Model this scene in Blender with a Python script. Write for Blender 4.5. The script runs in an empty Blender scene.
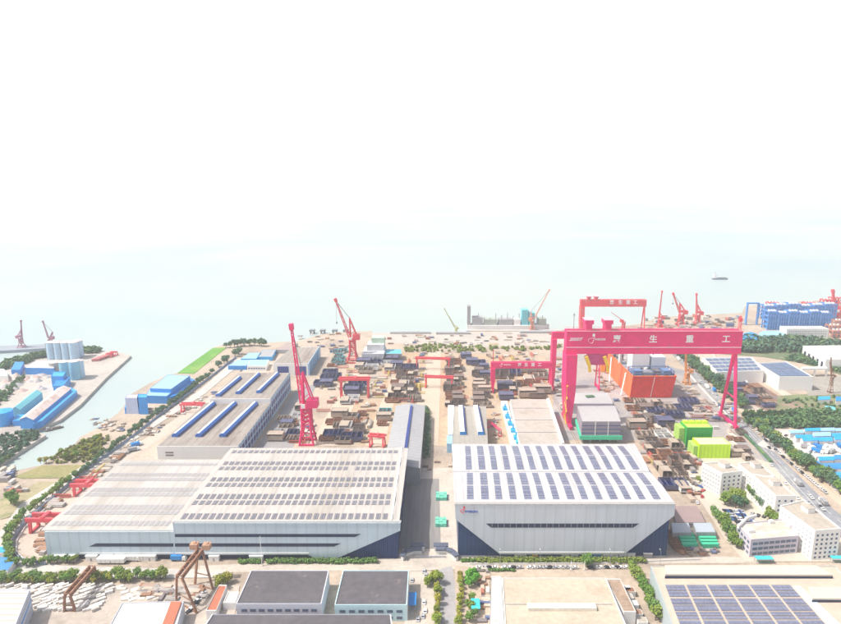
import bpy, bmesh, math, random
from mathutils import Vector, Matrix, noise as mnoise
random.seed(11)
R = math.radians
S = bpy.context.scene
COL = S.collection
# ------------------------------------------------------------------ camera model
PW, PH, PX, PY, F, CH, HORIZON = 841, 624, 440.0, 312.0, 600.0, 220.0, 185.0
PITCH = math.atan((PY - HORIZON) / F)
CP, SP = math.cos(PITCH), math.sin(PITCH)
def ray(px, py):
    x = (px - PX) / F; v = (PY - py) / F
    return (x, CP + v * SP, -SP + v * CP)
def P(px, py, z=0.0):
    """point at height z seen at photo pixel px,py"""
    d = ray(px, py); t = (CH - z) / -d[2]
    return Vector((d[0] * t, d[1] * t, z))
def hz(px, pb, pt):
    """height of something standing at pixel px,pb that reaches up to pixel row pt"""
    Y = P(px, pb).y; d = ray(px, pt)
    return CH + d[2] * Y / d[1]
def hzz(px, pb, pt, z0):
    Y = P(px, pb, z0).y; d = ray(px, pt)
    return CH + d[2] * Y / d[1]
cam = bpy.data.objects.new('camera', bpy.data.cameras.new('camera'))
COL.objects.link(cam)
cam.location = (0, 0, CH); cam.rotation_euler = (R(90) - PITCH, 0, 0)
cam.data.sensor_fit = 'HORIZONTAL'; cam.data.sensor_width = 36
cam.data.lens = 36 * F / PW
cam.data.shift_x = (PW / 2 - PX) / PW
cam.data.clip_start = 1; cam.data.clip_end = 90000
S.camera = cam

# ------------------------------------------------------------------ materials
MATS = {}
def nd(nt, t, **k):
    n = nt.nodes.new(t)
    for a, b in k.items():
        if a.startswith('i_'):
            n.inputs[a[2:]].default_value = b
        else: setattr(n, a, b)
    return n
def mat(name, col, rough=.75, var=.18, scale=.08, fine=.9, metal=0.0, cols=None, stripe=None, tint=None, spec=.5, world=False, bump=0, aniso=None):
    """noise weathered paint/stone; cols = per object colours; stripe = (axis, period, darkness)"""
    if name in MATS: return MATS[name]
    m = bpy.data.materials.new(name); m.use_nodes = True
    nt = m.node_tree; L = nt.links
    b = nt.nodes['Principled BSDF']
    b.inputs['Roughness'].default_value = rough; b.inputs['Metallic'].default_value = metal
    b.inputs['Specular IOR Level'].default_value = spec
    if world: co = nd(nt, 'ShaderNodeNewGeometry').outputs['Position']
    else: co = nd(nt, 'ShaderNodeTexCoord').outputs['Object']
    raw = co
    if not world:                               # a different piece of the noise for every object
        oi0 = nd(nt, 'ShaderNodeObjectInfo'); va = nd(nt, 'ShaderNodeVectorMath', operation='MULTIPLY_ADD'); va.inputs[1].default_value = (313, 171, 97)
        L.new(oi0.outputs['Random'], va.inputs[0]); L.new(co, va.inputs[2]); co = va.outputs[0]
    if aniso:
        mp_ = nd(nt, 'ShaderNodeMapping'); mp_.inputs['Scale'].default_value = aniso; L.new(co, mp_.inputs[0]); co = mp_.outputs[0]
    n1 = nd(nt, 'ShaderNodeTexNoise', i_Scale=scale, i_Detail=5.0, i_Roughness=.6)
    n2 = nd(nt, 'ShaderNodeTexNoise', i_Scale=fine, i_Detail=3.0)
    L.new(co, n1.inputs['Vector']); L.new(co, n2.inputs['Vector'])
    ad = nd(nt, 'ShaderNodeMath', operation='MULTIPLY_ADD'); ad.inputs[1].default_value = .5
    L.new(n2.outputs['Fac'], ad.inputs[0])
    hf = nd(nt, 'ShaderNodeMath', operation='MULTIPLY'); hf.inputs[1].default_value = .5
    L.new(n1.outputs['Fac'], hf.inputs[0]); L.new(hf.outputs[0], ad.inputs[2])
    mr = nd(nt, 'ShaderNodeMapRange'); mr.inputs['From Min'].default_value = .3; mr.inputs['From Max'].default_value = .7
    mr.inputs['To Min'].default_value = 1 - var; mr.inputs['To Max'].default_value = 1 + var
    L.new(ad.outputs[0], mr.inputs['Value'])
    fac = mr.outputs['Result']
    if stripe:
        ax, per, dk = stripe
        sx = nd(nt, 'ShaderNodeSeparateXYZ'); L.new(raw, sx.inputs[0])
        md = nd(nt, 'ShaderNodeMath', operation='FLOORED_MODULO'); md.inputs[1].default_value = per
        L.new(sx.outputs[ax], md.inputs[0])
        lt = nd(nt, 'ShaderNodeMath', operation='LESS_THAN'); lt.inputs[1].default_value = per * .16
        L.new(md.outputs[0], lt.inputs[0])
        ml = nd(nt, 'ShaderNodeMath', operation='MULTIPLY_ADD'); ml.inputs[1].default_value = -dk; ml.inputs[2].default_value = 1
        L.new(lt.outputs[0], ml.inputs[0])
        mm = nd(nt, 'ShaderNodeMath', operation='MULTIPLY'); L.new(ml.outputs[0], mm.inputs[0]); L.new(fac, mm.inputs[1])
        fac = mm.outputs[0]
    if cols:
        oi = nd(nt, 'ShaderNodeObjectInfo')
        cr = nd(nt, 'ShaderNodeValToRGB'); cr.color_ramp.interpolation = 'CONSTANT'
        for i, c in enumerate(cols):
            e = cr.color_ramp.elements[0] if i == 0 else cr.color_ramp.elements.new(i / len(cols))
            e.position = i / len(cols); e.color = (*c, 1)
        while len(cr.color_ramp.elements) > len(cols): cr.color_ramp.elements.remove(cr.color_ramp.elements[-1])
        L.new(oi.outputs['Random'], cr.inputs[0]); base = cr.outputs[0]
    else:
        rgb = nd(nt, 'ShaderNodeRGB'); rgb.outputs[0].default_value = (*col, 1); base = rgb.outputs[0]
    if tint:                                   # second colour in blotches
        mx0 = nd(nt, 'ShaderNodeMix', data_type='RGBA')
        n3 = nd(nt, 'ShaderNodeTexNoise', i_Scale=tint[1], i_Detail=6.0, i_Roughness=.65); L.new(co, n3.inputs['Vector'])
        m3 = nd(nt, 'ShaderNodeMapRange'); m3.inputs['From Min'].default_value = tint[2]; m3.inputs['From Max'].default_value = tint[2] + .12
        L.new(n3.outputs['Fac'], m3.inputs['Value']); L.new(m3.outputs[0], mx0.inputs[0])
        L.new(base, mx0.inputs[6]); mx0.inputs[7].default_value = (*tint[0], 1); base = mx0.outputs[2]
    vm = nd(nt, 'ShaderNodeVectorMath', operation='SCALE')
    L.new(base, vm.inputs[0]); L.new(fac, vm.inputs['Scale'])
    L.new(vm.outputs[0], b.inputs['Base Color'])
    if bump:
        bp = nd(nt, 'ShaderNodeBump'); bp.inputs['Strength'].default_value = bump; bp.inputs['Distance'].default_value = .3
        L.new(n2.outputs['Fac'], bp.inputs['Height']); L.new(bp.outputs[0], b.inputs['Normal'])
    MATS[name] = m
    return m

# ------------------------------------------------------------------ mesh builder
class MB:
    def __init__(s): s.v = []; s.f = []; s.mi = []; s.cur = 0
    def add(s, vs, fs):
        n = len(s.v); s.v += [tuple(v) for v in vs]
        for f in fs: s.f.append([i + n for i in f]); s.mi.append(s.cur)
        return s
    def box(s, x0, x1, y0, y1, z0, z1):
        return s.add([(x0,y0,z0),(x1,y0,z0),(x1,y1,z0),(x0,y1,z0),(x0,y0,z1),(x1,y0,z1),(x1,y1,z1),(x0,y1,z1)],
              [(0,3,2,1),(4,5,6,7),(0,1,5,4),(1,2,6,5),(2,3,7,6),(3,0,4,7)])
    def cbox(s, c, dx, dy, dz, a=0):
        ca, sa = math.cos(a), math.sin(a); vs = []
        for z in (0, dz):
            for x, y in ((-1,-1),(1,-1),(1,1),(-1,1)):
                X, Y = x*dx/2, y*dy/2
                vs.append((c[0]+X*ca-Y*sa, c[1]+X*sa+Y*ca, c[2]+z))
        return s.add(vs, [(0,3,2,1),(4,5,6,7),(0,1,5,4),(1,2,6,5),(2,3,7,6),(3,0,4,7)])
    def prism(s, pts, z0, z1):
        n = len(pts)
        a = sum(pts[i][0]*pts[(i+1)%n][1]-pts[(i+1)%n][0]*pts[i][1] for i in range(n))
        if a < 0: pts = pts[::-1]
        vs = [(p[0],p[1],z0) for p in pts] + [(p[0],p[1],z1) for p in pts]
        return s.add(vs, [tuple(range(n))[::-1], tuple(range(n,2*n))] + [(i,(i+1)%n,n+(i+1)%n,n+i) for i in range(n)])
    def sheet(s, pts):
        return s.add(pts, [tuple(range(len(pts)))])
    def bar(s, p, q, w, h=None):
        p, q = Vector(p), Vector(q); d = q - p
        if d.length < 1e-6: return s
        h = h or w
        u = d.cross(Vector((0,0,1)))
        if u.length < 1e-4: u = Vector((1,0,0))
        u.normalize(); v = u.cross(d).normalized()
        vs = []
        for e in (p, q):
            for a, b in ((-1,-1),(1,-1),(1,1),(-1,1)): vs.append(e + u*a*w/2 + v*b*h/2)
        return s.add(vs, [(0,1,2,3),(7,6,5,4),(0,4,5,1),(1,5,6,2),(2,6,7,3),(3,7,4,0)])
    def tube(s, p, q, r0, r1=None, n=8, caps=True):
        r1 = r0 if r1 is None else r1
        p, q = Vector(p), Vector(q); d = (q - p)
        u = d.cross(Vector((0,0,1)))
        if u.length < 1e-4: u = Vector((1,0,0))
        u.normalize(); v = d.normalized().cross(u)
        vs = []
        for e, r in ((p, r0), (q, r1)):
            for i in range(n):
                a = 2*math.pi*i/n; vs.append(e + u*(r*math.cos(a)) + v*(r*math.sin(a)))
        fs = [(i,(i+1)%n,n+(i+1)%n,n+i) for i in range(n)]
        if caps: fs += [tuple(range(n))[::-1], tuple(range(n,2*n))]
        return s.add(vs, fs)
    def lattice(s, p, q, w0, w1, n, t, t2=None):
        """square lattice mast from p to q, width w0 to w1, n bays"""
        p, q = Vector(p), Vector(q); d = (q-p)
        u = d.cross(Vector((0,1,0)))
        if u.length < 1e-4: u = Vector((1,0,0))
        u.normalize(); v = d.normalized().cross(u); t2 = t2 or t*.6
        ring = []
        for i in range(n+1):
            k = i/n; c = p+d*k; w = (w0+(w1-w0)*k)/2
            ring.append([c+u*a*w+v*b*w for a, b in ((-1,-1),(1,-1),(1,1),(-1,1))])
        for j in range(4): s.bar(ring[0][j], ring[-1][j], t)
        for i in range(n):
            for j in range(4):
                k = (j+1) % 4
                s.bar(ring[i+1][j], ring[i+1][k], t2)
                if (i+j) % 2: s.bar(ring[i][j], ring[i+1][k], t2)
                else: s.bar(ring[i][k], ring[i+1][j], t2)
        return s
    def build(s, name, mats, parent=None, origin=None, smooth=False):
        me = bpy.data.meshes.new(name)
        if origin is None:
            if parent is not None: origin = world_of(parent)
            else:
                xs = [v[0] for v in s.v]; ys = [v[1] for v in s.v]
                origin = Vector(((min(xs)+max(xs))/2, (min(ys)+max(ys))/2, min(v[2] for v in s.v)))
        me.from_pydata([(v[0]-origin[0], v[1]-origin[1], v[2]-origin[2]) for v in s.v], [], s.f)
        if not isinstance(mats, (list, tuple)): mats = [mats]
        for m in mats: me.materials.append(m)
        if len(mats) > 1:
            for p_, i in zip(me.polygons, s.mi): p_.material_index = i
        if smooth:
            for p_ in me.polygons: p_.use_smooth = True
        me.update()
        o = bpy.data.objects.new(name, me); COL.objects.link(o)
        if parent is not None: o.parent = parent
        else: o.location = origin
        return o
def world_of(o):
    v = Vector((0,0,0))
    while o is not None: v = v + Vector(o.location); o = o.parent
    return v
def tag(o, label=None, cat=None, group=None, kind=None):
    if label: o['label'] = label
    if cat: o['category'] = cat
    if group: o['group'] = group
    if kind: o['kind'] = kind
    return o
def thing(name, label, cat, loc, group=None, rz=0):   # kind is stated so that no name is taken for part of the setting
    o = bpy.data.objects.new(name, None); COL.objects.link(o)
    o.location = loc; o.rotation_euler.z = rz; o.empty_display_size = .5
    return tag(o, label, cat, group, 'thing')
def solo(name, mb, m, label, cat, group=None, smooth=False):
    return tag(mb.build(name, m, smooth=smooth), label, cat, group, 'thing')
def struct(name, mb, m):
    return tag(mb.build(name, m), kind='structure')
def dup(root, loc, rz=0.0, label=None, group=None, cat=None, scale=None):
    def cp(o, par):
        c = o.copy(); COL.objects.link(c)
        if par is not None: c.parent = par
        for ch in o.children: cp(ch, c)
        return c
    r = cp(root, None); r.location = loc; r.rotation_euler.z = rz
    if scale is not None: r.scale = scale if not isinstance(scale, (int, float)) else (scale,)*3
    tag(r, label, cat, group)
    return r
def first_or_dup(proto, used, loc, rz=0.0, label=None, group=None, scale=None, cat=None):
    """first call moves the prototype itself, later ones copy it"""
    if id(proto) not in used:
        used[id(proto)] = 1
        proto.location = loc; proto.rotation_euler.z = rz
        if scale is not None: proto.scale = scale if not isinstance(scale, (int, float)) else (scale,)*3
        tag(proto, label, cat, group); return proto
    return dup(proto, loc, rz, label, group, cat, scale)
USED = {}
def put(proto, loc, rz=0.0, label=None, group=None, scale=None, cat=None):
    return tag(first_or_dup(proto, USED, loc, rz, label, group, scale, cat), kind='thing')
def text_mesh(name, body, height, m, parent, loc, rot=(math.pi/2,0,0), shear=0, depth=.12, sx=1, bold=0.0):
    c = bpy.data.curves.new(name, 'FONT'); c.body = body; c.size = height; c.align_x = 'CENTER'; c.align_y = 'CENTER'
    c.extrude = depth; c.shear = shear; c.offset = bold
    t = bpy.data.objects.new(name, c); COL.objects.link(t)
    me = bpy.data.meshes.new_from_object(t.evaluated_get(bpy.context.evaluated_depsgraph_get()))
    bpy.data.objects.remove(t); bpy.data.curves.remove(c)
    me.materials.clear(); me.materials.append(m)
    o = bpy.data.objects.new(name, me); COL.objects.link(o)
    o.parent = parent; o.location = Vector(loc) - world_of(parent); o.rotation_euler = rot; o.scale = (sx, 1, 1)
    return o
def V2(p): return (p[0], p[1])
def lerp(a, b, t): return a + (b - a) * t

# ------------------------------------------------------------------ palette (albedos)
concrete = mat('pale_concrete', (.50,.46,.41), .9, .16, .05, .8, tint=((.40,.33,.26), .03, .52))
asphalt = mat('asphalt', (.135,.14,.155), .9, .2, .04, .5)
pale_road = mat('pale_road', (.40,.39,.38), .9, .12, .05, .6)
soil = mat('tan_soil', (.46,.35,.25), .95, .25, .04, .5, tint=((.33,.25,.19), .08, .54))
grass = mat('dry_grass', (.27,.25,.11), .95, .25, .05, .5, tint=((.20,.23,.09), .03, .5))
lawn = mat('bright_lawn', (.11,.30,.04), .95, .28, .05, .5, tint=((.20,.33,.07), .03, .5))
white = mat('white_paint', (.80,.80,.79), .6, .06)
offwhite = mat('offwhite_render', (.74,.735,.73), .8, .08, .1)
cladding = mat('blue_grey_cladding', (.47,.575,.665), .4, .09, .06, .3, stripe=('X', 6.0, .10), aniso=(1,1,.15))
cladding_right = mat('silver_grey_cladding', (.50,.55,.615), .35, .08, .06, .3, stripe=('X', 6.0, .08), aniso=(1,1,.12))
dark_strip = mat('dark_glazing', (.025,.035,.08), .3, .2, .1, spec=.2)
blue_glass = mat('blue_curtain_glass', (.022,.055,.15), .35, .15, .05, stripe=('X', 2.4, .35), spec=.15)
roof_tan = mat('tan_metal_roof', (.47,.45,.43), .6, .16, .09, .6, stripe=('X', 8.0, .10), aniso=(1,.12,1), tint=((.40,.37,.335), .03, .54))
roof_white = mat('white_metal_roof', (.52,.52,.535), .5, .14, .15, .8, stripe=('X', 4.6, .12), aniso=(1,.08,1))
roof_brown = mat('brown_weathered_roof', (.315,.285,.26), .85, .24, .06, .5, stripe=('X', 6.0, .2), aniso=(1,.25,1), tint=((.24,.20,.18), .04, .5))
roof_grey = mat('grey_metal_roof', (.36,.37,.39), .6, .12, .03, .3, stripe=('Y', 5.0, .16))
roof_dark = mat('dark_bitumen_roof', (.105,.10,.115), .9, .25, .04, .3, tint=((.30,.26,.22), .09, .62))
roof_cream = mat('cream_concrete_roof', (.50,.43,.345), .85, .16, .05, .4, tint=((.42,.345,.27), .035, .5))
roof_soil = mat('stained_flat_roof', (.42,.38,.33), .9, .2, .06, .4)
steel_blue = mat('blue_sheet', (.02,.245,.66), .5, .12, .05, .5)
blue_roof = mat('sky_blue_sheet_roof', (.03,.37,.78), .5, .15, .05, .4, stripe=('X', 3.5, .12))
pale_blue_roof = mat('pale_blue_roof', (.30,.53,.74), .5, .12, .05, .4)
navy = mat('navy_sheet', (.018,.045,.24), .5, .2, .05, .5)
teal = mat('teal_sheet', (.15,.52,.60), .5, .12, .05, .5)
solar = mat('solar_cells', (.165,.18,.26), .3, .3, .12, 1.5, stripe=('Y', 2.4, -.55))
solar_pale = mat('translucent_rooflight', (.40,.40,.42), .4, .12, .2, 1.0)
crane_red = mat('crane_magenta_red', (.80,.008,.155), .5, .16, .12, .9, tint=((.60,.05,.12), .10, .58))
crane_pale_red = mat('crane_light_red', (.74,.07,.10), .55, .16, .12, .9, tint=((.62,.20,.20), .10, .55))
crane_orange = mat('crane_orange', (.75,.32,.10), .55, .1)
crane_salmon = mat('crane_salmon', (.74,.30,.20), .55, .12)
rust = mat('rusty_brown_steel', (.27,.13,.08), .85, .3, .3, 1.5, tint=((.36,.24,.18), .4, .52))
hull_red = mat('hull_orange_red', (.82,.035,.03), .55, .18, .04, .3)
hull_orange = mat('hull_orange_side', (.84,.155,.045), .55, .12, .04, .3)
lime = mat('lime_green_sheet', (.50,.78,.02), .6, .08)
green = mat('green_sheet', (.03,.40,.06), .6, .12)
net_green = mat('green_safety_net', (.05,.55,.32), .8, .12)
yellow = mat('yellow_paint', (.80,.52,.04), .6, .1)
window_m = mat('window_glass', (.10,.14,.22), .15, .2, 1, 3)
steel_dark = mat('dark_primed_steel', (.19,.155,.14), .7, .25, .2, 1.0)
grey_steel = mat('grey_steel', (.34,.34,.36), .6, .18, .2, 1.0)
trunk_m = mat('tree_bark', (.12,.09,.06), .95, .2, 1, 4)
leaf = mat('leaf_green', (.07,.13,.03), .9, .45, .35, 1.2, cols=[(.115,.235,.035),(.16,.26,.04),(.20,.27,.045),(.13,.25,.06)])
leaf_dark = mat('leaf_dark_green', (.03,.075,.04), .9, .4, .35, 1.2, cols=[(.06,.155,.085),(.08,.175,.07),(.065,.15,.095)], tint=((.14,.23,.07), .07, .5))
leaf_yellow = mat('leaf_yellow_green', (.2,.24,.03), .9, .4, .5, 1.5, cols=[(.30,.33,.035),(.23,.31,.035),(.33,.31,.04)])
leaf_lime = mat('leaf_fresh_green', (.10,.33,.03), .9, .4, .5, 1.5)
EXPOSURE = .12; HAZE = .00017; VEIL = 9.2; SUN = 4.3
# ------------------------------------------------------------------ world, sun, haze
w = bpy.data.worlds.new('World'); S.world = w; w.use_nodes = True
nt = w.node_tree; bg = nt.nodes['Background']
sky = nd(nt, 'ShaderNodeTexSky', sky_type='NISHITA', sun_disc=False)
SUN_EL, SUN_AZ = R(55), R(-97)          # azimuth from +Y towards +X : the sun stands left, a touch on the camera's side
sky.sun_elevation = SUN_EL; sky.sun_rotation = SUN_AZ
sky.air_density = 1.0; sky.dust_density = 7.0; sky.ozone_density = 1.0
# thin bright veil of cloud and humid air low over the water, fading upwards
tc = nd(nt, 'ShaderNodeTexCoord'); sx = nd(nt, 'ShaderNodeSeparateXYZ'); nt.links.new(tc.outputs['Generated'], sx.inputs[0])
vr = nd(nt, 'ShaderNodeMapRange', interpolation_type='SMOOTHSTEP'); vr.inputs['From Min'].default_value = .30; vr.inputs['From Max'].default_value = .44
vr.inputs['To Min'].default_value = 1; vr.inputs['To Max'].default_value = .06
nt.links.new(sx.outputs[2], vr.inputs[0])
mx = nd(nt, 'ShaderNodeMix', data_type='RGBA'); mx.inputs[7].default_value = (VEIL, VEIL*1.015, VEIL*1.05, 1)
nt.links.new(vr.outputs[0], mx.inputs[0]); nt.links.new(sky.outputs[0], mx.inputs[6]); nt.links.new(mx.outputs[2], bg.inputs[0])
bg.inputs[1].default_value = .12
sd = bpy.data.lights.new('sun', 'SUN'); sd.energy = SUN; sd.angle = R(.6); sd.color = (1, .94, .85)
so = bpy.data.objects.new('sun', sd); COL.objects.link(so)
sv = Vector((math.cos(SUN_EL)*math.sin(SUN_AZ), math.cos(SUN_EL)*math.cos(SUN_AZ), math.sin(SUN_EL)))
so.rotation_euler = sv.to_track_quat('Z', 'Y').to_euler(); so.location = (-300, 300, 600)
S.view_settings.view_transform = 'Standard'; S.view_settings.look = 'None'
S.view_settings.exposure = EXPOSURE; S.view_settings.gamma = 1; S.view_settings.use_curve_mapping = False
S.cycles.volume_bounces = 2; S.cycles.max_bounces = 8; S.cycles.use_denoising = True

hm = bpy.data.materials.new('haze_air'); hm.use_nodes = True
hn = hm.node_tree; hn.nodes.remove(hn.nodes['Principled BSDF'])
pv = nd(hn, 'ShaderNodeVolumePrincipled')
pv.inputs['Color'].default_value = (.88, .94, 1, 1); pv.inputs['Density'].default_value = HAZE
pv.inputs['Anisotropy'].default_value = .2; pv.inputs['Density Attribute'].default_value = ''
hn.links.new(pv.outputs[0], hn.nodes['Material Output'].inputs['Volume'])
tag(MB().box(-32000, 32000, -1500, 62000, -6, 240).build('haze', hm), kind='stuff')

# ------------------------------------------------------------------ water
wm = bpy.data.materials.new('painted_streak_water'); wm.use_nodes = True
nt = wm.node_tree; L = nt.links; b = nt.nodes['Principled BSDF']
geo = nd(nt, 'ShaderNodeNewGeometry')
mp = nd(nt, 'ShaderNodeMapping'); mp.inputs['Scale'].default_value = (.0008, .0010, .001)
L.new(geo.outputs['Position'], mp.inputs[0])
n1 = nd(nt, 'ShaderNodeTexNoise', i_Scale=1.0, i_Detail=4.0, i_Distortion=.6); L.new(mp.outputs[0], n1.inputs['Vector'])  # bluer noise patches paint the sheen of wind streaks into the water colour
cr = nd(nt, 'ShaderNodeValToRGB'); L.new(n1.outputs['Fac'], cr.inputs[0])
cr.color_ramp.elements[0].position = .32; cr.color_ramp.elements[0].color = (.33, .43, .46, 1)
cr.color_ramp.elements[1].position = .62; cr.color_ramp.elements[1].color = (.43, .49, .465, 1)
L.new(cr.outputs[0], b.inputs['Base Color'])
b.inputs['Roughness'].default_value = .4; b.inputs['Specular IOR Level'].default_value = .28; b.inputs['IOR'].default_value = 1.33
n2 = nd(nt, 'ShaderNodeTexNoise', i_Scale=.25, i_Detail=3.0); L.new(geo.outputs['Position'], n2.inputs['Vector'])
bp = nd(nt, 'ShaderNodeBump'); bp.inputs['Strength'].default_value = .25; bp.inputs['Distance'].default_value = .5
L.new(n2.outputs['Fac'], bp.inputs['Height']); L.new(bp.outputs[0], b.inputs['Normal'])
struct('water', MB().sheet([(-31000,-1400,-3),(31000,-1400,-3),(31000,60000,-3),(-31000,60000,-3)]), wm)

# ------------------------------------------------------------------ land
ground_m = mat('yard_ground', (.44,.365,.295), .92, .26, .018, .35, tint=((.345,.285,.235), .02, .5), world=True)
land = [(-60,485),(0,478),(14,471),(42,465),(58,453),(75,444),(80,437),(98,428),(118,413),(124,406),(128,396),(150,383),
        (166,376),(178,373),(215,347),(226,344),(240,341),(262,343),(300,341),(322,334),(345,332),(372,331),(372,333),(470,332),
        (470,329),(560,329),(575,331),(640,324),(660,317),(700,315),(742,313),(745,306),(790,302),(845,299),(900,297)]
lp = [V2(P(*p)) for p in land]
lp = [(-900, lp[0][1]-40)] + lp + [(1900, lp[-1][1]), (1900, 40), (-900, 40)]
struct('ground', MB().prism(lp, -5, 0), ground_m)
port = [(-80,480),(0,464),(46,435),(34,430),(60,420),(80,405),(106,378),(131,355.5),(118,352),(95,350),(60,350),(25,360),(0,366),(-80,376)]
struct('port_ground', MB().prism([V2(P(*p)) for p in port], -5, 0), mat('port_concrete', (.45,.42,.39), .9, .2, .03, .3, tint=((.36,.33,.30), .02, .5), world=True))
struct('jetty', MB().prism([V2(P(*p)) for p in [(-40,348),(0,346.5),(52,344.5),(52,348.5),(0,351.5),(-40,353)]], -5, 1), mat('jetty_concrete', (.28,.32,.38), .9))
_z = [0.03]
def sheet(name, pts, m, z=None):
    z = z if z is not None else _z[0]; _z[0] += .012
    return struct(name, MB().sheet([(*V2(P(*p)), z) for p in pts]), m)
# yard floors
sheet('yard_soil', [(330,446),(352,400),(375,372),(400,352),(545,356),(552,400),(560,446)], mat('ochre_soil', (.44,.325,.22), .95, .2, .03, .4, tint=((.42,.36,.29), .02, .5), world=True))
sheet('dock_apron', [(552,440),(556,352),(600,348),(690,372),(722,412),(770,468),(700,470),(640,440)], mat('dock_concrete', (.36,.34,.33), .9, .25, .03, .4, tint=((.27,.27,.31), .02, .53), world=True))
sheet('north_yard', [(372,342),(372,333),(560,331),(572,345),(480,347)], mat('quay_concrete', (.45,.42,.385), .9, .12, .02, .3, world=True))
sheet('west_strip', [(12,552),(18,535),(120,455),(205,400),(262,356),(275,366),(215,405),(128,460),(46,532),(50,560)], mat('light_gravel', (.48,.42,.36), .95, .18, .04, .5, world=True))
sheet('central_apron', [(402,556),(408,468),(455,468),(458,556)], mat('forecourt_concrete', (.54,.485,.43), .9, .18, .06, .5, tint=((.45,.40,.36), .05, .55), world=True))
sheet('central_road', [(399,549),(406,479),(439,479),(441,549)], mat('worn_asphalt', (.26,.25,.25), .9, .2, .08, .4, aniso=(1,.08,1), tint=((.34,.325,.31), .06, .52), world=True))
sheet('gate_apron', [(396,560),(400,552),(458,552),(458,562),(480,568),(395,572)], concrete)
sheet('entrance_road', [(439,624),(440,600),(432,572),(452,566),(456,590),(457,630),(439,630)], mat('entrance_asphalt', (.34,.335,.35), .9, .2, .05, .5, world=True))
sheet('front_road', [(200,566),(396,558),(700,556),(770,559),(770,563),(460,566),(396,570),(200,573)], mat('front_concrete', (.51,.46,.405), .9, .18, .06, .5, tint=((.40,.365,.33), .05, .55), world=True))
sheet('crane_track', [(438,446),(443,395),(446,372),(452,372),(452,395),(456,446)], soil)
sheet('yard_road', [(404,440),(420,395),(430,345),(441,345),(440,395),(438,446)], mat('sandy_concrete', (.52,.44,.355), .92, .12, .04, .5, world=True))
sheet('yard_road', [(310,446),(330,410),(362,360),(372,345),(382,345),(366,380),(352,410),(338,446)], MATS['sandy_concrete'])
sheet('yard_road', [(365,446),(378,410),(392,378),(402,378),(392,410),(385,446)], MATS['sandy_concrete'])
sheet('hall_shadow_road', [(255,450),(300,385),(316,385),(292,450)], mat('shadow_grey_asphalt', (.30,.30,.31), .9, .15, .05, .5, world=True))  # grey road sheet darkens the ground where the workshop's shadow falls
# roads of the east side
hw = mat('highway_asphalt', (.25,.265,.30), .9, .2, .05, .4, tint=((.32,.33,.35), .04, .5), world=True)
hwl = [(664,346),(690,373),(737,424),(781,483),(800,508),(830,545)]; hwr = [(670,346),(698,373),(745,423),(806,483),(834,510),(880,545)]
sheet('highway', hwl + hwr[::-1], hw)
mk = MB(); wht = mat('road_paint', (.78,.78,.76), .8)
for i in range(len(hwl)-1):
    a0, a1, b0, b1 = (P(*hwl[i]), P(*hwl[i+1]), P(*hwr[i]), P(*hwr[i+1]))
    n = max(3, int((a1-a0).length/12))
    for f in (.27, .5, .73):
        for k in range(n):
            p = a0.lerp(b0, f).lerp(a1.lerp(b1, f), k/n); q = a0.lerp(b0, f).lerp(a1.lerp(b1, f), (k+(.5 if f != .5 else 1))/n)
            d = (q-p).normalized(); s_ = Vector((-d.y, d.x, 0))*.13
            mk.sheet([(*V2(p-s_),.5),(*V2(q-s_),.5),(*V2(q+s_),.5),(*V2(p+s_),.5)])
struct('lane_marking', mk, wht)
sheet('service_road', [(672,346),(700,372),(748,420),(812,483),(845,510),(850,506),(818,480),(752,418),(704,370),(676,345)], mat('beige_road', (.52,.45,.36), .9, .1, .05, .5, world=True))
sheet('dirt_road', [(700,356),(728,384),(752,405),(770,414),(800,410),(812,412),(776,420),(800,442),(792,444),(766,420),(740,408),(718,386),(694,358)], concrete)
sheet('construction_soil', [(726,380),(750,378),(800,410),(772,413),(748,402)], mat('red_brown_soil', (.235,.13,.09), .95, .3, .05, .4, tint=((.17,.15,.17), .05, .5), world=True))
sheet('dirt_road', [(754,376),(762,376),(812,408),(804,411)], mat('pale_track', (.52,.46,.38), .9, .1, .05, .5))
sheet('field', [(778,396),(845,392),(845,425),(800,418),(775,412)], mat('field_green', (.17,.21,.10), .95, .3, .04, .4, tint=((.30,.22,.17), .03, .5), world=True))
sheet('market_yard', [(757,445),(775,430),(850,428),(850,505),(838,496),(800,462)], mat('market_concrete', (.55,.52,.50), .9, .15, .05, .5, world=True))
sheet('dormitory_yard', [(672,470),(725,450),(770,463),(812,508),(850,548),(850,562),(745,562),(725,540),(703,505)], mat('courtyard_concrete', (.52,.47,.40), .92, .12, .05, .5, world=True))
sheet('field', [(690,352),(700,345),(845,341),(850,378),(828,371),(800,363),(762,357)], mat('east_scrub_ground', (.13,.17,.09), .95, .3, .04, .4, tint=((.27,.22,.16), .02, .53), world=True))
sheet('field', [(800,378),(850,376),(850,394),(808,396)], mat('east_yard_ground', (.33,.31,.28), .95, .3, .04, .4, world=True))
# north west
sheet('lawn', [(177,373.5),(213,348),(227,347.5),(194,374)], lawn)
sheet('field', [(14,477),(42,466),(96,465),(80,478),(22,479)], grass)
sheet('field', [(0,500),(40,482),(72,483),(60,494),(30,512),(0,520)], mat('rough_grass', (.36,.32,.20), .95, .25, .06, .5, tint=((.22,.24,.11), .05, .5), world=True))
sheet('boundary_road', [(0,580),(0,532),(20,505),(60,480),(110,450),(150,424),(200,390),(232,362),(240,358),(243,362),(205,394),(150,430),(112,456),(70,486),(24,522),(8,545),(16,558),(60,566),(200,570),(232,572),(232,578),(100,579),(20,574)], mat('bypass_concrete', (.50,.485,.465), .9, .18, .06, .5, tint=((.40,.39,.375), .05, .55), world=True))
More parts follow.
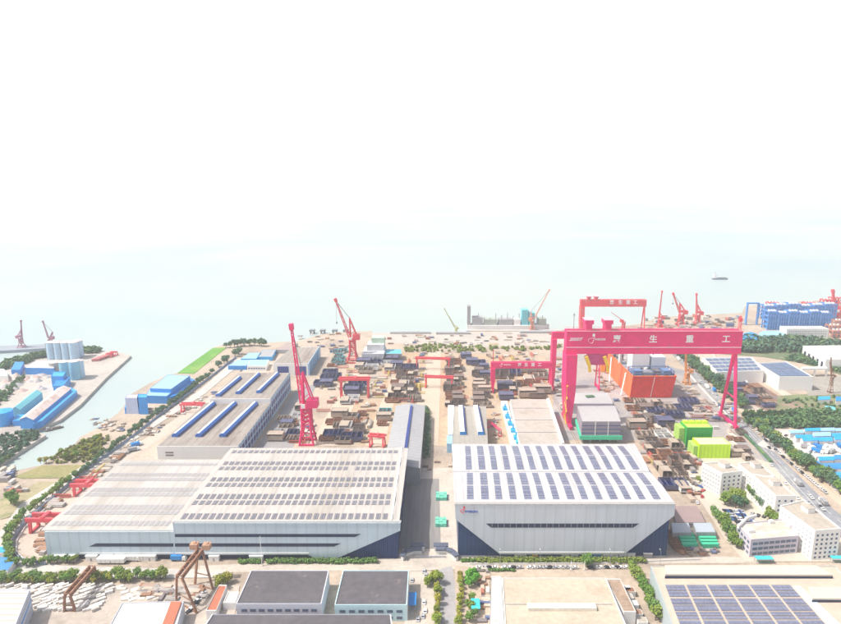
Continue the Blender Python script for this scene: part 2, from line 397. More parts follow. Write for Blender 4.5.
# foreground
sheet('stone_yard', [(-60,600),(0,588),(205,583),(240,586),(230,640),(-80,640)], mat('stone_yard_floor', (.46,.41,.36), .92, .2, .06, .8, tint=((.34,.30,.27), .05, .5), world=True))
sheet('alley', [(408,572),(432,572),(438,630),(404,630)], concrete)
sheet('alley', [(455,566),(490,570),(490,630),(456,630)], mat('alley_brick', (.46,.38,.31), .92, .15, .1, .8, world=True))
# ------------------------------------------------------------------ building helpers
def rect_px(xl, xr, yrf, yrb, h, z0=0):
    """world rectangle whose roof front edge is seen from xl to xr on row yrf and roof back edge on row yrb"""
    a, b = P(xl, yrf, h), P(xr, yrf, h); Y1 = P((xl+xr)/2, yrb, h).y
    return [(a.x, a.y), (b.x, b.y), (b.x, Y1), (a.x, Y1)]
def quad_px(pts, h): return [V2(P(*p, h)) for p in pts]
def inset(c, d):
    cx = sum(p[0] for p in c)/len(c); cy = sum(p[1] for p in c)/len(c)
    out = []
    for p in c:
        v = Vector((p[0]-cx, p[1]-cy)); l = v.length
        v = v*((l-d)/l); out.append((cx+v.x, cy+v.y))
    return out
def bldg(name, label, cat, c, h, wall, roof, kind='flat', rise=2.5, z0=0.0, parapet=.9, group=None, over=.4):
    """c = footprint FL,FR,BR,BL.  flat roof with parapet, or gable with its ridge along 'y' (front to back) or 'x'"""
    loc = Vector(((c[0][0]+c[1][0])/2, (c[0][1]+c[1][1])/2, z0))
    t = thing(name, label, cat, loc, group)
    if kind == 'flat':
        MB().prism(c, z0, h).build('wall', wall, t)
        ro = MB().prism(inset(c, .35), h+.004, h+.25).build('roof', roof, t)
        if parapet:
            o, i = c, inset(c, .6); m = MB()
            for k in range(4):
                j = (k+1) % 4
                m.prism([o[k], o[j], i[j], i[k]], h+.004, h+parapet)
            m.build('parapet', wall, t)
    else:
        c2 = inset(c, -over)
        q = [Vector((*p, h)) for p in c]
        e = [Vector((*p, h+.02)) for p in c2]
        if kind == 'y': r0, r1 = (q[0]+q[1])/2, (q[2]+q[3])/2; o0, o1 = (e[0]+e[1])/2, (e[2]+e[3])/2
        else: r0, r1 = (q[3]+q[0])/2, (q[1]+q[2])/2; o0, o1 = (e[3]+e[0])/2, (e[1]+e[2])/2
        up = Vector((0, 0, rise))
        m = MB().prism(c, z0, h)
        if kind == 'y': m.add([q[0], q[1], r0+up*.97], [(0,1,2)]); m.add([q[2], q[3], r1+up*.97], [(0,1,2)])
        else: m.add([q[3], q[0], r0+up*.97], [(0,1,2)]); m.add([q[1], q[2], r1+up*.97], [(0,1,2)])
        m.build('wall', wall, t)
        th = Vector((0, 0, .35)); m = MB()
        R0, R1 = o0+up, o1+up
        vs = [e[0], e[1], e[2], e[3], R0, R1]
        vs2 = [v+th for v in vs]
        if kind == 'y': top = [(0,4,5,3), (4,1,2,5)]; ends = [(0,1,4), (3,5,2)]
        else: top = [(0,1,5,4), (4,5,2,3)]; ends = [(3,0,4), (1,2,5)]
        m.add(vs2, top); m.add(vs, [f[::-1] for f in top])
        per = [(0,1),(1,2),(2,3),(3,0)]
        for i, j in per:
            if kind == 'y' and (i, j) in ((0,1),(2,3)): 
                k = 4 if (i, j) == (0,1) else 5
                m.add([vs[i],vs[k],vs2[k],vs2[i]], [(0,1,2,3)]); m.add([vs[k],vs[j],vs2[j],vs2[k]], [(0,1,2,3)])
            elif kind == 'x' and (i, j) in ((1,2),(3,0)):
                k = 4 if (i, j) == (3,0) else 5
                m.add([vs[i],vs[k],vs2[k],vs2[i]], [(0,1,2,3)]); m.add([vs[k],vs[j],vs2[j],vs2[k]], [(0,1,2,3)])
            else: m.add([vs[i],vs[j],vs2[j],vs2[i]], [(0,1,2,3)])
        m.build('roof', roof, t)
    return t
WMESH = {}
def windows(t, a, b, zs, n, w, h, m=None, m0=.04, name='window', depth=.14, pane=False):
    """n windows per storey on the wall a->b (outward normal on the right of a->b), each a part of its own"""
    m = m or window_m
    a, b = Vector((*a, 0)), Vector((*b, 0)); d = (b-a); ang = math.atan2(d.y, d.x)
    key = (name, round(w,2), round(h,2), m.name)
    nrm = Vector((d.y, -d.x, 0)).normalized()
    base = world_of(t)
    for z in zs:
        for i in range(n):
            f = m0 + (1-2*m0)*(i+.5)/n
            p = a.lerp(b, f) + Vector((0,0,z)) + nrm*(depth*.5-.02)
            if key not in WMESH:
                WMESH[key] = MB().cbox((0,0,0), w, depth, h).build(name, m, None, origin=Vector((0,0,0))).data
                bpy.data.objects.remove([o for o in bpy.data.objects if o.data == WMESH[key]][0])
            o = bpy.data.objects.new(name, WMESH[key]); COL.objects.link(o)
            o.parent = t; o.location = p - base; o.rotation_euler.z = ang
def on_wall(t, name, c, z0, z1, m, proud=.25, side=0, f0=0, f1=1):
    """thin slab on wall number side of footprint c"""
    a, b = Vector((*c[side],0)), Vector((*c[(side+1)%4],0)); n = Vector((b.y-a.y, a.x-b.x, 0)).normalized()*proud
    p, q = a.lerp(b, f0), a.lerp(b, f1)
    return MB().prism([V2(p), V2(q), V2(q+n), V2(p+n)], z0, z1).build(name, m, t)
def facade_poly(t, name, y, pts, m, thick, px=True):
    """upright panel in the plane Y=y through photo pixels pts, thick metres towards the viewer (-Y)"""
    vs = []
    for q in pts:
        d = ray(*q); k = y/d[1]; vs.append((d[0]*k, y, max(0.05, CH+d[2]*k)))
    n = len(vs)
    m_ = MB().add([(v[0], y, v[2]) for v in vs]+[(v[0], y-thick, v[2]) for v in vs],
        [tuple(range(n))[::-1], tuple(range(n, 2*n))]+[((i+1)%n, i, n+i, n+(i+1)%n) for i in range(n)])
    return m_.build(name, m, t)

# ------------------------------------------------------------------ right front hall (white roof, silver facade)
YB = 557.5
h = hz(458, YB, 502); y0 = P(458, YB).y
c = rect_px(458, 668, 502.5, 444, h); c[0] = (P(458,YB).x, y0); c[1] = (P(666,YB).x, y0)
c[3] = (c[0][0], c[3][1]); c[2] = (P(633,444,h).x, c[2][1])
t = thing('assembly_hall', 'big hall with white striped solar roof and silver facade over dark blue glass corners', 'hall', ((c[0][0]+c[1][0])/2, y0, 0))
MB().prism(c, 0, h-.5).build('wall', blue_glass, t)
# two shallow roof bays
cl, cr_ = c[0][0]-2.4, P(674,502,h).x
ym = P(550, 471.5, h).y
def roof_bay(yA, yB, xrA, xrB, z, rise):
    m = MB(); ymid = (yA+yB)/2
    for (ya, yb, za, zb, xa, xb) in ((yA, ymid, z, z+rise, xrA, (xrA+xrB)/2), (ymid, yB, z+rise, z, (xrA+xrB)/2, xrB)):
        vs = [(cl,ya,za),(xa,ya,za),(xb,yb,zb),(cl,yb,zb)]
        m.add([(v[0],v[1],v[2]-.5) for v in vs]+vs, [(0,3,2,1),(4,5,6,7),(0,1,5,4),(1,2,6,5),(2,3,7,6),(3,0,4,7)])
    return m
xr_b = P(633,444,h).x + 1; xr_m = P(648,471.5,h).x+1
roof_bay(y0-2.6, ym-.4, cr_, xr_m, h, 1.3).build('roof', roof_white, t)
roof_bay(ym+.4, c[2][1], xr_m, xr_b, h, 1.3).build('roof', roof_white, t)
MB().box(cl, xr_m, ym-.4, ym+.4, h-.5, h+.12).build('gutter', grey_steel, t)
for (yA, yB, xl0, xl1, xr0, xr1, dz) in ((P(550,500,h).y, ym-2.2, P(467,500,h).x, P(467,475,h).x, P(668,500,h).x, P(650,475,h).x, 0),
                                     (ym+2.2, P(550,446.5,h).y, P(466,470,h).x, P(465,447,h).x, P(646,470,h).x, P(629,447,h).x, 0)):
    n = 14; lo = (y0-2.6 if yA < ym else ym+.4); hi = (ym-.4 if yA < ym else c[2][1]); mid = (lo+hi)/2
    zz = lambda y: h + 1.3*(1-abs(y-mid)/(hi-lo)*2) + .12
    for i in range(n):
        m = MB()
        fw = .45 if i < n-1 else .8
        if i % 3 == 1: fw = .52
        for (ya, yb) in ((yA, mid-.5), (mid+.5, yB)):
            rows = 4
            for r_ in range(rows):
                u0 = lerp(ya, yb, (r_+.04)/rows); u1 = lerp(ya, yb, (r_+.96)/rows)
                q = []
                for yy in (u0, u1):
                    k = (yy-yA)/(yB-yA); xl = lerp(xl0, xl1, k); xr = lerp(xr0, xr1, k); s_ = (xr-xl)/n
                    q.append((xl+s_*i, xl+s_*(i+fw), yy))
                for half in (0, 1):
                    f0, f1 = (0, .49) if half == 0 else (.51, 1)
                    x = [lerp(q[0][0], q[0][1], f0), lerp(q[0][0], q[0][1], f1), lerp(q[1][0], q[1][1], f1), lerp(q[1][0], q[1][1], f0)]
                    yv = [u0, u0, u1, u1]
                    vs = [(x[j], yv[j], zz(yv[j])) for j in range(4)]
                    m.add(vs+[(v[0], v[1], v[2]+.1) for v in vs], [(0,3,2,1),(4,5,6,7),(0,1,5,4),(1,2,6,5),(2,3,7,6),(3,0,4,7)])
        m.build('solar_panel', solar, t)
facade_poly(t, 'facade_panel', y0-.4, [(454.6,503.2),(674,503.2),(673,514),(623,552.5),(500,552.5),(455.5,517.5)], cladding_right, 2.0)
facade_poly(t, 'eave_trim', y0-2.42, [(454.4,501.6),(674.2,501.6),(674.2,503.4),(454.4,503.4)], white, .3)
facade_poly(t, 'window_strip', y0-2.405, [(486,523.6),(639,523.6),(633,527.6),(491,527.6)], dark_strip, .12)
for i in range(24):
    xx = lerp(492, 632, i/23); d = ray(xx, 525.6); k = (y0-2.54)/d[1]; z = CH+d[2]*k
    MB().box(d[0]*k-.12, d[0]*k+.12, y0-2.62, y0-2.54, z-1.1, z+1.1).build('mullion', grey_steel, t)
facade_poly(t, 'sill_trim', y0-2.405, [(499,551.8),(624,551.8),(624,552.9),(499,552.9)], white, .25)
on_wall(t, 'plinth', c, 0, 1.2, grey_steel, .2)
# emblem and writing on the facade
red_p = mat('emblem_red', (.70,.03,.08), .5, .05); blue_p = mat('lettering_blue', (.03,.08,.40), .5, .05); white_p = mat('lettering_white', (.85,.85,.85), .5, .03)
def emblem(parent, cx, cz, y, s, m, name='emblem'):
    mb = MB()
    def stroke(pts, w):
        for i in range(len(pts)-1): mb.bar((cx+pts[i][0]*s, y, cz+pts[i][1]*s), (cx+pts[i+1][0]*s, y, cz+pts[i+1][1]*s), w*s, .1)
    stroke([(.05,.15),(.12,-.2),(.02,-.45),(-.2,-.5),(-.42,-.35),(-.5,-.1)], .17)
    stroke([(-.5,-.1),(-.35,.05),(-.1,.1),(.05,.15)], .1)
    stroke([(.1,.05),(.3,.25)], .12)
    n = 10; k = len(mb.v)
    mb.add([(cx+.12*s+.16*s*math.cos(6.283*i/n), y-.05, cz+.45*s+.2*s*math.sin(6.283*i/n)) for i in range(n)], [tuple(range(n))])
    return mb.build(name, m, parent)
d = ray(463.4, 510); k = (y0-2.5)/d[1]
emblem(t, d[0]*k, CH+d[2]*k, y0-2.5, 3.6, red_p)
d = ray(471.3, 511.8); k = (y0-2.5)/d[1]
text_mesh('lettering', 'WISON', 1.9, blue_p, t, (d[0]*k, y0-2.5, CH+d[2]*k), sx=1.2, bold=.05)
HALL_R = c
# sheds and kiosks against the plinth
def kiosk(px, w, hh, dd, m, label, rm=None, yb=558.6):
    p = P(px, yb); tt = thing('kiosk', label, 'kiosk', (p.x, p.y, 0), 'sheds in front of the right hall')
    MB().box(p.x-w/2, p.x+w/2, p.y, p.y+dd, 0, hh).build('wall', m, tt)
    MB().box(p.x-w/2-.3, p.x+w/2+.3, p.y-.3, p.y+dd+.3, hh, hh+.25).build('roof', rm or white, tt)
    MB().box(p.x-.5, p.x+.5, p.y-.06, p.y, 0, 2).build('door', grey_steel, tt)
kiosk(520.5, 7.2, 3.4, 3.6, offwhite, 'wide white gate shed left of the yellow shed before the right hall')
kiosk(535, 3.4, 3.2, 3, yellow, 'small yellow shed at the foot of the right hall', rust)
kiosk(565.5, 4.6, 3, 2.6, offwhite, 'first of two pale site cabins under the silver facade middle', pale_blue_roof)
kiosk(574.5, 4.6, 3, 2.6, offwhite, 'second of two pale site cabins beside the blue cabins')
kiosk(588.5, 4.6, 3, 2.6, steel_blue, 'first blue site cabin at the foot of the right hall', pale_blue_roof)
kiosk(597, 4.6, 3, 2.6, steel_blue, 'second blue site cabin beside the white cabin row', pale_blue_roof)
for i, nn in enumerate(('first', 'second', 'third', 'fourth')):
    kiosk(606+i*8.4, 4.4, 3, 2.6, white, nn + ' white cabin right of the blue cabins at the hall foot')
kiosk(648, 5, 3, 2.6, grey_steel, 'grey cabin below the right dark glass corner')

# ------------------------------------------------------------------ left front hall: high part and low part
yb_ = 558.5
y0 = P(300, yb_).y; h = hz(300, yb_, 521)
X1 = P(398, yb_).x; X0 = P(174, 521, h).x; Y1 = P(330, 448, h).y
HALL_L = (X0, X1, y0, Y1, h)
t = thing('assembly_hall', 'huge hall with tan roof, rows of solar panels and blue grey facade', 'hall', ((X0+X1)/2, y0, 0))
MB().box(X0, X1, y0, Y1, 0, h-.6).build('wall', blue_glass, t)
def ribbed_roof(tt, xl, xr, ya, yb, z, rise, bays, m, nm='roof'):
    mb = MB(); n = bays*2; pr = []
    for i in range(n+1): pr.append((lerp(ya, yb, i/n), z + (rise if i % 2 else 0)))
    for i in range(n):
        (a, za), (b_, zb) = pr[i], pr[i+1]
        vs = [(xl,a,za-.5),(xr,a,za-.5),(xr,b_,zb-.5),(xl,b_,zb-.5),(xl,a,za),(xr,a,za),(xr,b_,zb),(xl,b_,zb)]
        mb.add(vs, [(0,3,2,1),(4,5,6,7),(0,1,5,4),(2,3,7,6),(1,2,6,5),(3,0,4,7)])
    return mb.build(nm, m, tt), pr
RISE = .7
_, pr = ribbed_roof(t, X0-.6, X1+1.2, y0-1.2, Y1, h, RISE, 4, roof_tan)
def zroof(y):
    for i in range(len(pr)-1):
        if pr[i][0] <= y <= pr[i+1][0]: return lerp(pr[i][1], pr[i+1][1], (y-pr[i][0])/(pr[i+1][0]-pr[i][0]))
    return h
def panel_row(tt, ypx, dpx, xs, fw, m, zfun, zref, name='solar_row', skip=()):
    ya = P(300, ypx+dpx/2, zref).y; yb = P(300, ypx-dpx/2, zref).y
    mb = MB()
    for i, (x0, x1) in enumerate(xs):
        if i in skip: continue
        for k in (0, 1):
            a, b_ = lerp(x0, x1, .02+k*fw/2), lerp(x0, x1, (k+.9)*fw/2)
            vs = [(a,ya,zfun(ya)+.12),(b_,ya,zfun(ya)+.12),(b_,yb,zfun(yb)+.12),(a,yb,zfun(yb)+.12)]
            mb.add(vs+[(v[0],v[1],v[2]+.12) for v in vs], [(0,3,2,1),(4,5,6,7),(0,1,5,4),(1,2,6,5),(2,3,7,6),(3,0,4,7)])
    return mb.build(name, m, tt)
n = 30; wd = (X1-5-X0-3)/n
xs = [(X0+3+i*wd, X0+3+(i+1)*wd) for i in range(n)]
grey_solar = mat('grey_solar_cells', (.20,.20,.235), .35, .2, .3, 1.2)
for yy, dd in ((517,5.2),(503.2,4.6),(497,4.4),(485.6,4.0),(479.8,3.8),(469.2,3.6),(463.6,3.4),(452.4,3.0)):
    panel_row(t, yy, dd, xs, .72, grey_solar, zroof, h, skip=(22,) if yy in (503,469.2) else ())
MB().box(X1-4.2, X1-3.2, y0, Y1, h+RISE*.5, h+RISE+.1).build('walkway', white, t)
facade_poly(t, 'facade_panel', y0-.4, [(174.5,522),(400.6,522),(400.3,529.5),(336,557.6),(318,557.6),(308,553.5),(174.5,553.5)], cladding, 1.4)
facade_poly(t, 'eave_trim', y0-1.85, [(174.2,520.4),(401.2,520.4),(401.2,522),(174.2,522)], white, .3)
facade_poly(t, 'window_strip', y0-1.805, [(175,534),(361,534),(355,537),(175,537)], dark_strip, .12)
facade_poly(t, 'window_strip', y0-1.805, [(175,543.4),(341,543.4),(334,546.6),(175,546.6)], dark_strip, .12)
facade_poly(t, 'sill_trim', y0-1.805, [(175,552.6),(309,552.6),(309,553.6),(175,553.6)], white, .25)
m = MB()
for i in range(26):
    xx = lerp(345, 397, i/25); p = P(xx, yb_)
    m.box(p.x-.12, p.x+.12, y0-.22, y0-.02, 0, h-6)
m.build('mullion', navy, t)
# low part
hl = hz(100, yb_, 530); xl = P(47, yb_).x; Yl = P(200, 459.5, hl).y
t2 = thing('workshop_hall', 'lower hall with faded tan roof joined to the left of the huge hall', 'hall', ((xl+X0)/2, y0, 0))
MB().box(xl, X0-.05, y0+1.5, Yl, 0, hl-.6).build('wall', cladding, t2)
_, pr = ribbed_roof(t2, xl-.8, X0-.7, y0-.4, Yl, hl, .6, 4, roof_tan)
n = 22; wd = (X0-5-xl-2)/n
xs2 = [(xl+2+i*wd, xl+2+(i+1)*wd) for i in range(n)]
for yy, dd in ((524,4.4),(513,4.2),(507.5,4.2),(495,3.8),(490,3.8),(480,3.4),(475,3.4),(465,3.0)):
    panel_row(t2, yy, dd, xs2, .72, solar_pale, zroof, hl, 'rooflight_row')
facade_poly(t2, 'facade_panel', y0-.02, [(45.5,531),(174.3,531),(174.3,553.5),(80,553.5),(72,557.8),(49,557.8)], cladding, 1.2)
facade_poly(t2, 'eave_trim', y0-1.24, [(45.2,529.6),(174.3,529.6),(174.3,531),(45.2,531)], white, .2)
facade_poly(t2, 'window_strip', y0-1.235, [(96,543.4),(174.3,543.4),(174.3,546.6),(89,546.6)], dark_strip, .12)
facade_poly(t2, 'sill_trim', y0-1.235, [(80,552.6),(174,552.6),(174,553.6),(80,553.6)], white, .2)
MB().box(X0-.7, X0-.55, y0-.4, Yl, hl-1, h-.8).build('step_wall', cladding, t2)
pp = P(75, yb_)
MB().box(P(80,yb_).x, P(309,yb_).x, y0-.35, y0-.2, 0, 3.4).build('undercroft_shade_slab', dark_strip, t2)  # flat dark slab paints the shade of the undercroft recess
# delivery lorries and white cabins along the dock
def cabin(px, yb, w, hh, dd, m, label, group, roofm=None, cat='cabin'):
    p = P(px, yb); tt = thing('site_cabin', label, cat, (p.x, p.y, 0), group)
    MB().box(p.x-w/2, p.x+w/2, p.y-dd/2, p.y+dd/2, 0, hh).build('wall', m, tt)
    MB().box(p.x-w/2-.2, p.x+w/2+.2, p.y-dd/2-.2, p.y+dd/2+.2, hh, hh+.2).build('roof', roofm or white, tt)
    MB().box(p.x-.5, p.x+.5, p.y-dd/2-.05, p.y-dd/2, 0, 2.1).build('door', grey_steel, tt)
for px, w_, lab in ((56,5,'leftmost white cabin at the left hall corner'),(65,5.4,'second white cabin from the left hall corner'),(72.5,5.4,'third white cabin from the left hall corner'),(93,6.6,'tall white cabin standing alone before the left dock opening'),(139,7,'wide white cabin beside the white lorry row'),(151,7,'white cabin left of the rusty gantry at the hall dock'),(215,6,'white cabin just right of the rusty gantry top'),(257,8,'white cabin before the dark dock opening of the huge hall')):
    cabin(px, 559.6, w_, 3.4, 3.6, white, lab, 'white cabins along the left hall')

# ------------------------------------------------------------------ blue monitor hall (two stepped parts)
def monitor_hall(label, c, h, roofm, monitors, mon_h, wallm, group=None):
    t = bldg('workshop_hall', label, 'hall', c, h, wallm, roofm, 'flat', parapet=0, group=group)
    for (xa, xb, ya, yb, w_) in monitors:
        a, b_ = P(xa, ya, h), P(xb, yb, h)
        d = (b_-a).normalized(); s_ = Vector((-d.y, d.x, 0))*w_/2
        m = MB(); up = Vector((0,0,mon_h)); e0 = h+.3
        def ring(p):
            return [(*V2(p+s_),e0),(*V2(p-s_),e0),(*V2(p-s_),e0+mon_h*.6),(*V2(p-s_*.3),e0+mon_h),(*V2(p+s_*.3),e0+mon_h),(*V2(p+s_),e0+mon_h*.6)]
        r0, r1 = ring(a), ring(b_)
        m.add(r0+r1, [tuple(range(6))[::-1], tuple(range(6,12))]+[(i,(i+1)%6,6+(i+1)%6,6+i) for i in range(6)])
        mo = m.build('monitor_roof', mat('monitor_blue', (.02,.12,.46), .5, .15), t)
        l_, r_ = (s_, -s_) if s_.x < 0 else (-s_, s_)
        m = MB(); z0_, z1_ = e0+mon_h*.62, e0+mon_h+.04
        m.add([(*V2(p+l_*k), z) for p in (a, b_) for (k, z) in ((.98, z0_), (.3, z1_), (-.3, z1_))], [(0,1,4,3),(1,2,5,4)]); m.build('monitor_highlight', mat('monitor_painted_highlight', (.62,.72,.82), .5, .08), mo)  # pale strip paints the highlight along the monitor's left slope and top
        m = MB()
        m.add([(*V2(p+r_*k), z) for p in (a, b_) for (k, z) in ((1.02, e0+.3), (1.02, z0_-.1))], [(0,1,3,2)]); m.add([(*V2(p+l_*1.02), z) for p in (a, b_) for z in (e0+.3, z0_-.1)], [(0,1,3,2)]); m.build('monitor_dark_side', navy, mo)  # navy flanks paint the monitor's shadowed sides dark
    return t
ha = 20.5
# corner spacing follows the receding walls
cA = [V2(P(157,446.5,ha-5)), V2(P(238,446.5,ha-5)), V2(P(271,403,ha-5)), V2(P(206,403,ha-5))]
tA = monitor_hall('lower front part of the brown roofed workshop with blue ridge monitors', cA, ha-5, roof_brown,
    [(175,213.5,437.5,405,5.4),(198.5,234.5,437.5,405,5.4),(222.5,255.5,437.5,405,5.4)], 3.4, pale_blue_roof)
cB = [V2(P(210,399,ha)), V2(P(270.5,399,ha)), V2(P(289.6,373,ha)), V2(P(238,373,ha))]
tB = monitor_hall('higher rear part of the brown roofed workshop, behind its white step wall', cB, ha, roof_brown,
    [(218,239.6,397,379,4.8),(238,258.5,394.5,375.5,4.8),(258.5,277.5,393.5,375,4.8)], 3.2, pale_blue_roof)
on_wall(tB, 'end_wall', cB, ha-4.8, ha+.35, white, .5, 0)
for (tt, cc, hh) in ((tA, cA, ha-5), (tB, cB, ha)):
    on_wall(tt, 'window_band', cc, hh*.15, hh*.42, navy, .15, 1, .02, .98)
    on_wall(tt, 'window_band', cc, hh*.55, hh*.8, navy, .15, 1, .02, .98)
    a, b_ = Vector((*cc[1],0)), Vector((*cc[2],0)); n_ = int((b_-a).length/7); nn = Vector((b_.y-a.y, a.x-b_.x, 0)).normalized()
    m = MB()
    for i in range(n_+1):
        p = a.lerp(b_, i/n_)+nn*.2; m.cbox((p.x, p.y, 0), .6, .6, hh)
    m.build('pilaster', offwhite, tt)
on_wall(tA, 'front_wall', cA, 0, ha-4.7, white, .5, 0)
on_wall(tA, 'louvre', cA, 7.5, 8.8, steel_dark, .56, 0, .10, .2); on_wall(tA, 'louvre', cA, 9.8, 11.1, steel_dark, .56, 0, .10, .2)
# back hall with two blue doors
cD = [V2(P(273,364,14)), V2(P(308,364,14)), V2(P(319,347,14)), V2(P(292,348,14))]
tD = bldg('workshop_hall', 'tan roofed hall with white front and two big blue doors behind the red crane', 'hall', cD, 14, white, roof_brown, 'flat', parapet=.6)
for f in ((.12,.44),(.62,.94)): on_wall(tD, 'door', cD, 0, 11, navy, .2, 0, *f)
on_wall(tD, 'painted_shadow_side', cD, 0, 13.6, steel_blue, .2, 1)  # blue slab paints the shadow tone of the hall's right wall
a, b_ = Vector((*cD[1],0)), Vector((*cD[2],0)); nn = Vector((b_.y-a.y, a.x-b_.x, 0)).normalized(); m = MB()
for i in range(9):
    p = a.lerp(b_, i/8)+nn*1.2; m.cbox((p.x, p.y, 0), .8, 2.4, 15.5)
m.build('buttress', pale_blue_roof, tD)

# ------------------------------------------------------------------ central yard halls
cE = rect_px(386, 421, 459, 404, 15); cE = [V2(P(383,466,15)), V2(P(420,466,15)), V2(P(425,404,15)), V2(P(396,404,15))]
tE = bldg('workshop_hall', 'long grey ribbed roof workshop with dark blue ridge gap behind the left hall', 'hall', cE, 13, grey_steel, roof_grey, 'y', 2.4)
p, q = P(405.5,450,16), P(411.5,406,16)
m = MB(); m.prism([(p.x-1.1,p.y),(p.x+1.1,p.y),(q.x+1.1,q.y),(q.x-1.1,q.y)], 15.2, 16.6); m.build('ridge_vent', navy, tE)
cF = [V2(P(452,446,14)), V2(P(488,446,14)), V2(P(486,405.5,14)), V2(P(454,405.5,14))]
tF = bldg('workshop_hall', 'tan grey workshop with two pale ridge monitors ending in blue gables', 'hall', cF, 13, grey_steel, mat('tan_grey_roof', (.36,.34,.31), .7, .12, .03, .3, stripe=('X', 4, .12)), 'flat', parapet=.5)
for xa, xb in ((463,461),(481,476)):
    p, q = P(xa,434,14), P(xb,407,14)
    m = MB(); m.prism([(p.x-2.4,p.y),(p.x+1.4,p.y),(q.x+1.4,q.y),(q.x-2.4,q.y)], 13.2, 16); mo = m.build('monitor_roof', white, tF)
    MB().prism([(p.x+1.42,p.y),(p.x+2.6,p.y),(q.x+2.6,q.y),(q.x+1.42,q.y)], 13.2, 15.4).build('monitor_dark_side', navy, mo)
    MB().box(p.x-2.6, p.x+2.8, p.y-.4, p.y-.02, 13.2, 16.2).build('gable', steel_blue, mo)
tF2 = bldg('workshop_hall', 'narrow white roofed lean-to left of the tan grey workshop', 'hall', [V2(P(448,434,10)), V2(P(453,434,10)), V2(P(454,405,10)), V2(P(448,405,10))], 9.5, offwhite, white, parapet=.3)
bldg('workshop_hall', 'small pale blue shed below the white lean-to behind the right hall', 'shed', rect_px(447,454,444,436,8), 8, pale_blue_roof, pale_blue_roof, parapet=.3)
cG = [V2(P(524,445,14)), V2(P(560,445,14)), V2(P(541,399,14)), V2(P(510,399,14))]
cG = [V2(P(520,444,14)), V2(P(562,444,14)), V2(P(547,399,14)), V2(P(510,399,14))]
tG = bldg('workshop_hall', 'wide pale beige flat roofed workshop in four bays beside the magenta gantry leg', 'hall', cG, 13, offwhite, mat('pale_beige_roof', (.44,.405,.37), .8, .16, .05, .5, tint=((.36,.32,.28), .04, .55)), parapet=.5)
a0, b0, b1, a1 = [Vector((*p_,13)) for p_ in cG]
for f in (.24, .5, .78):
    p, q = a0.lerp(a1, f), b0.lerp(b1, f); m = MB(); m.bar(p+Vector((0,0,.35)), q+Vector((0,0,.35)), .7, .5); m.build('bay_gutter', grey_steel, tG)
m = MB(); m.bar(b0+Vector((.8,0,1)), b1+Vector((.8,0,1)), 2.2, 2); m.build('side_duct', offwhite, tG)
# blue and white conveyor of sheds left of it
cyan = mat('cyan_blue_paint', (.02,.36,.68), .5, .1)
wg = bldg('workshop_hall', 'narrow white covered way beside the pale beige workshop', 'shed', [V2(P(512,446,6)), V2(P(519,446,6)), V2(P(507,401,6)), V2(P(501,401,6))], 6, offwhite, white, parapet=.3)
for i, (px, py) in enumerate(((505,409),(507.5,417),(510,424),(513,431),(516,438),(518.5,443))):
    p = P(px, py, 7)
    tt = thing('paint_tower', ('%s cyan blue dust filter on the white covered way' % ('farthest','second farthest','third farthest','fourth farthest','second nearest','nearest')[i]), 'dust filter', (p.x,p.y,6.3), 'cyan filters along the white covered way')
    MB().box(p.x-2,p.x+2,p.y-3,p.y+3,6.3,9).build('casing', cyan, tt); MB().tube((p.x,p.y,9),(p.x,p.y,12.5),.7).build('stack', cyan, tt)
# green netted block under the big gantry
cH = [V2(P(581,430,17)), V2(P(622,430,17)), V2(P(617,404,17)), V2(P(577,404,17))]
cH = [V2(P(582,422,20)), V2(P(621,422,20)), V2(P(615.5,406,20)), V2(P(577,406,20))]
tH = bldg('module_block', 'white topped box module on green netted base under the big gantry', 'ship module', cH, 20, mat('mauve_grey_cladding', (.30,.28,.33), .7, .1, .05, .4), mat('module_top', (.42,.42,.44), .8, .1, .05, .5), z0=5, parapet=.4)
on_wall(tH, 'net_skirt', cH, 4, 7.5, net_green, 1.2, 0, -.02, 1.05); on_wall(tH, 'net_skirt', cH, 4, 7.5, net_green, 1.2, 3, -.02, 1.02)
for z in (9.5, 13, 16.5): on_wall(tH, 'deck_edge', cH, z, z+.5, navy, .25, 0)
m = MB()
for f in (.35,.68): 
    p = Vector((*cH[0],0)).lerp(Vector((*cH[1],0)), f); m.box(p.x-.3,p.x+.3,p.y-.45,p.y-.02,7.6,20)
m.build('upright', offwhite, tH)
m = MB()
for f in (.05,.25,.5,.75,.95):
    for g_ in (.1,.5,.9):
        p = Vector((*cH[0],0)).lerp(Vector((*cH[1],0)), f).lerp(Vector((*cH[3],0)).lerp(Vector((*cH[2],0)), f), g_); m.cbox((p.x,p.y,0), 1.6, 1.6, 4.99)
m.build('support', grey_steel, tH)
cI = [V2(P(570,404,10)), V2(P(613,404,10)), V2(P(607,393,10)), V2(P(568,393,10))]
tI = bldg('module_block', 'flat white deck block behind the green netted module', 'ship module', cI, 10, mat('pale_mauve', (.52,.51,.56), .7, .1), MATS['module_top'], parapet=.4)
p = P(590,397,10.2); MB().cbox((p.x,p.y,10.26), 8, 5, 1.2, .2).build('deck_hatch', mat('hatch_green',(.07,.16,.08),.8), tI)
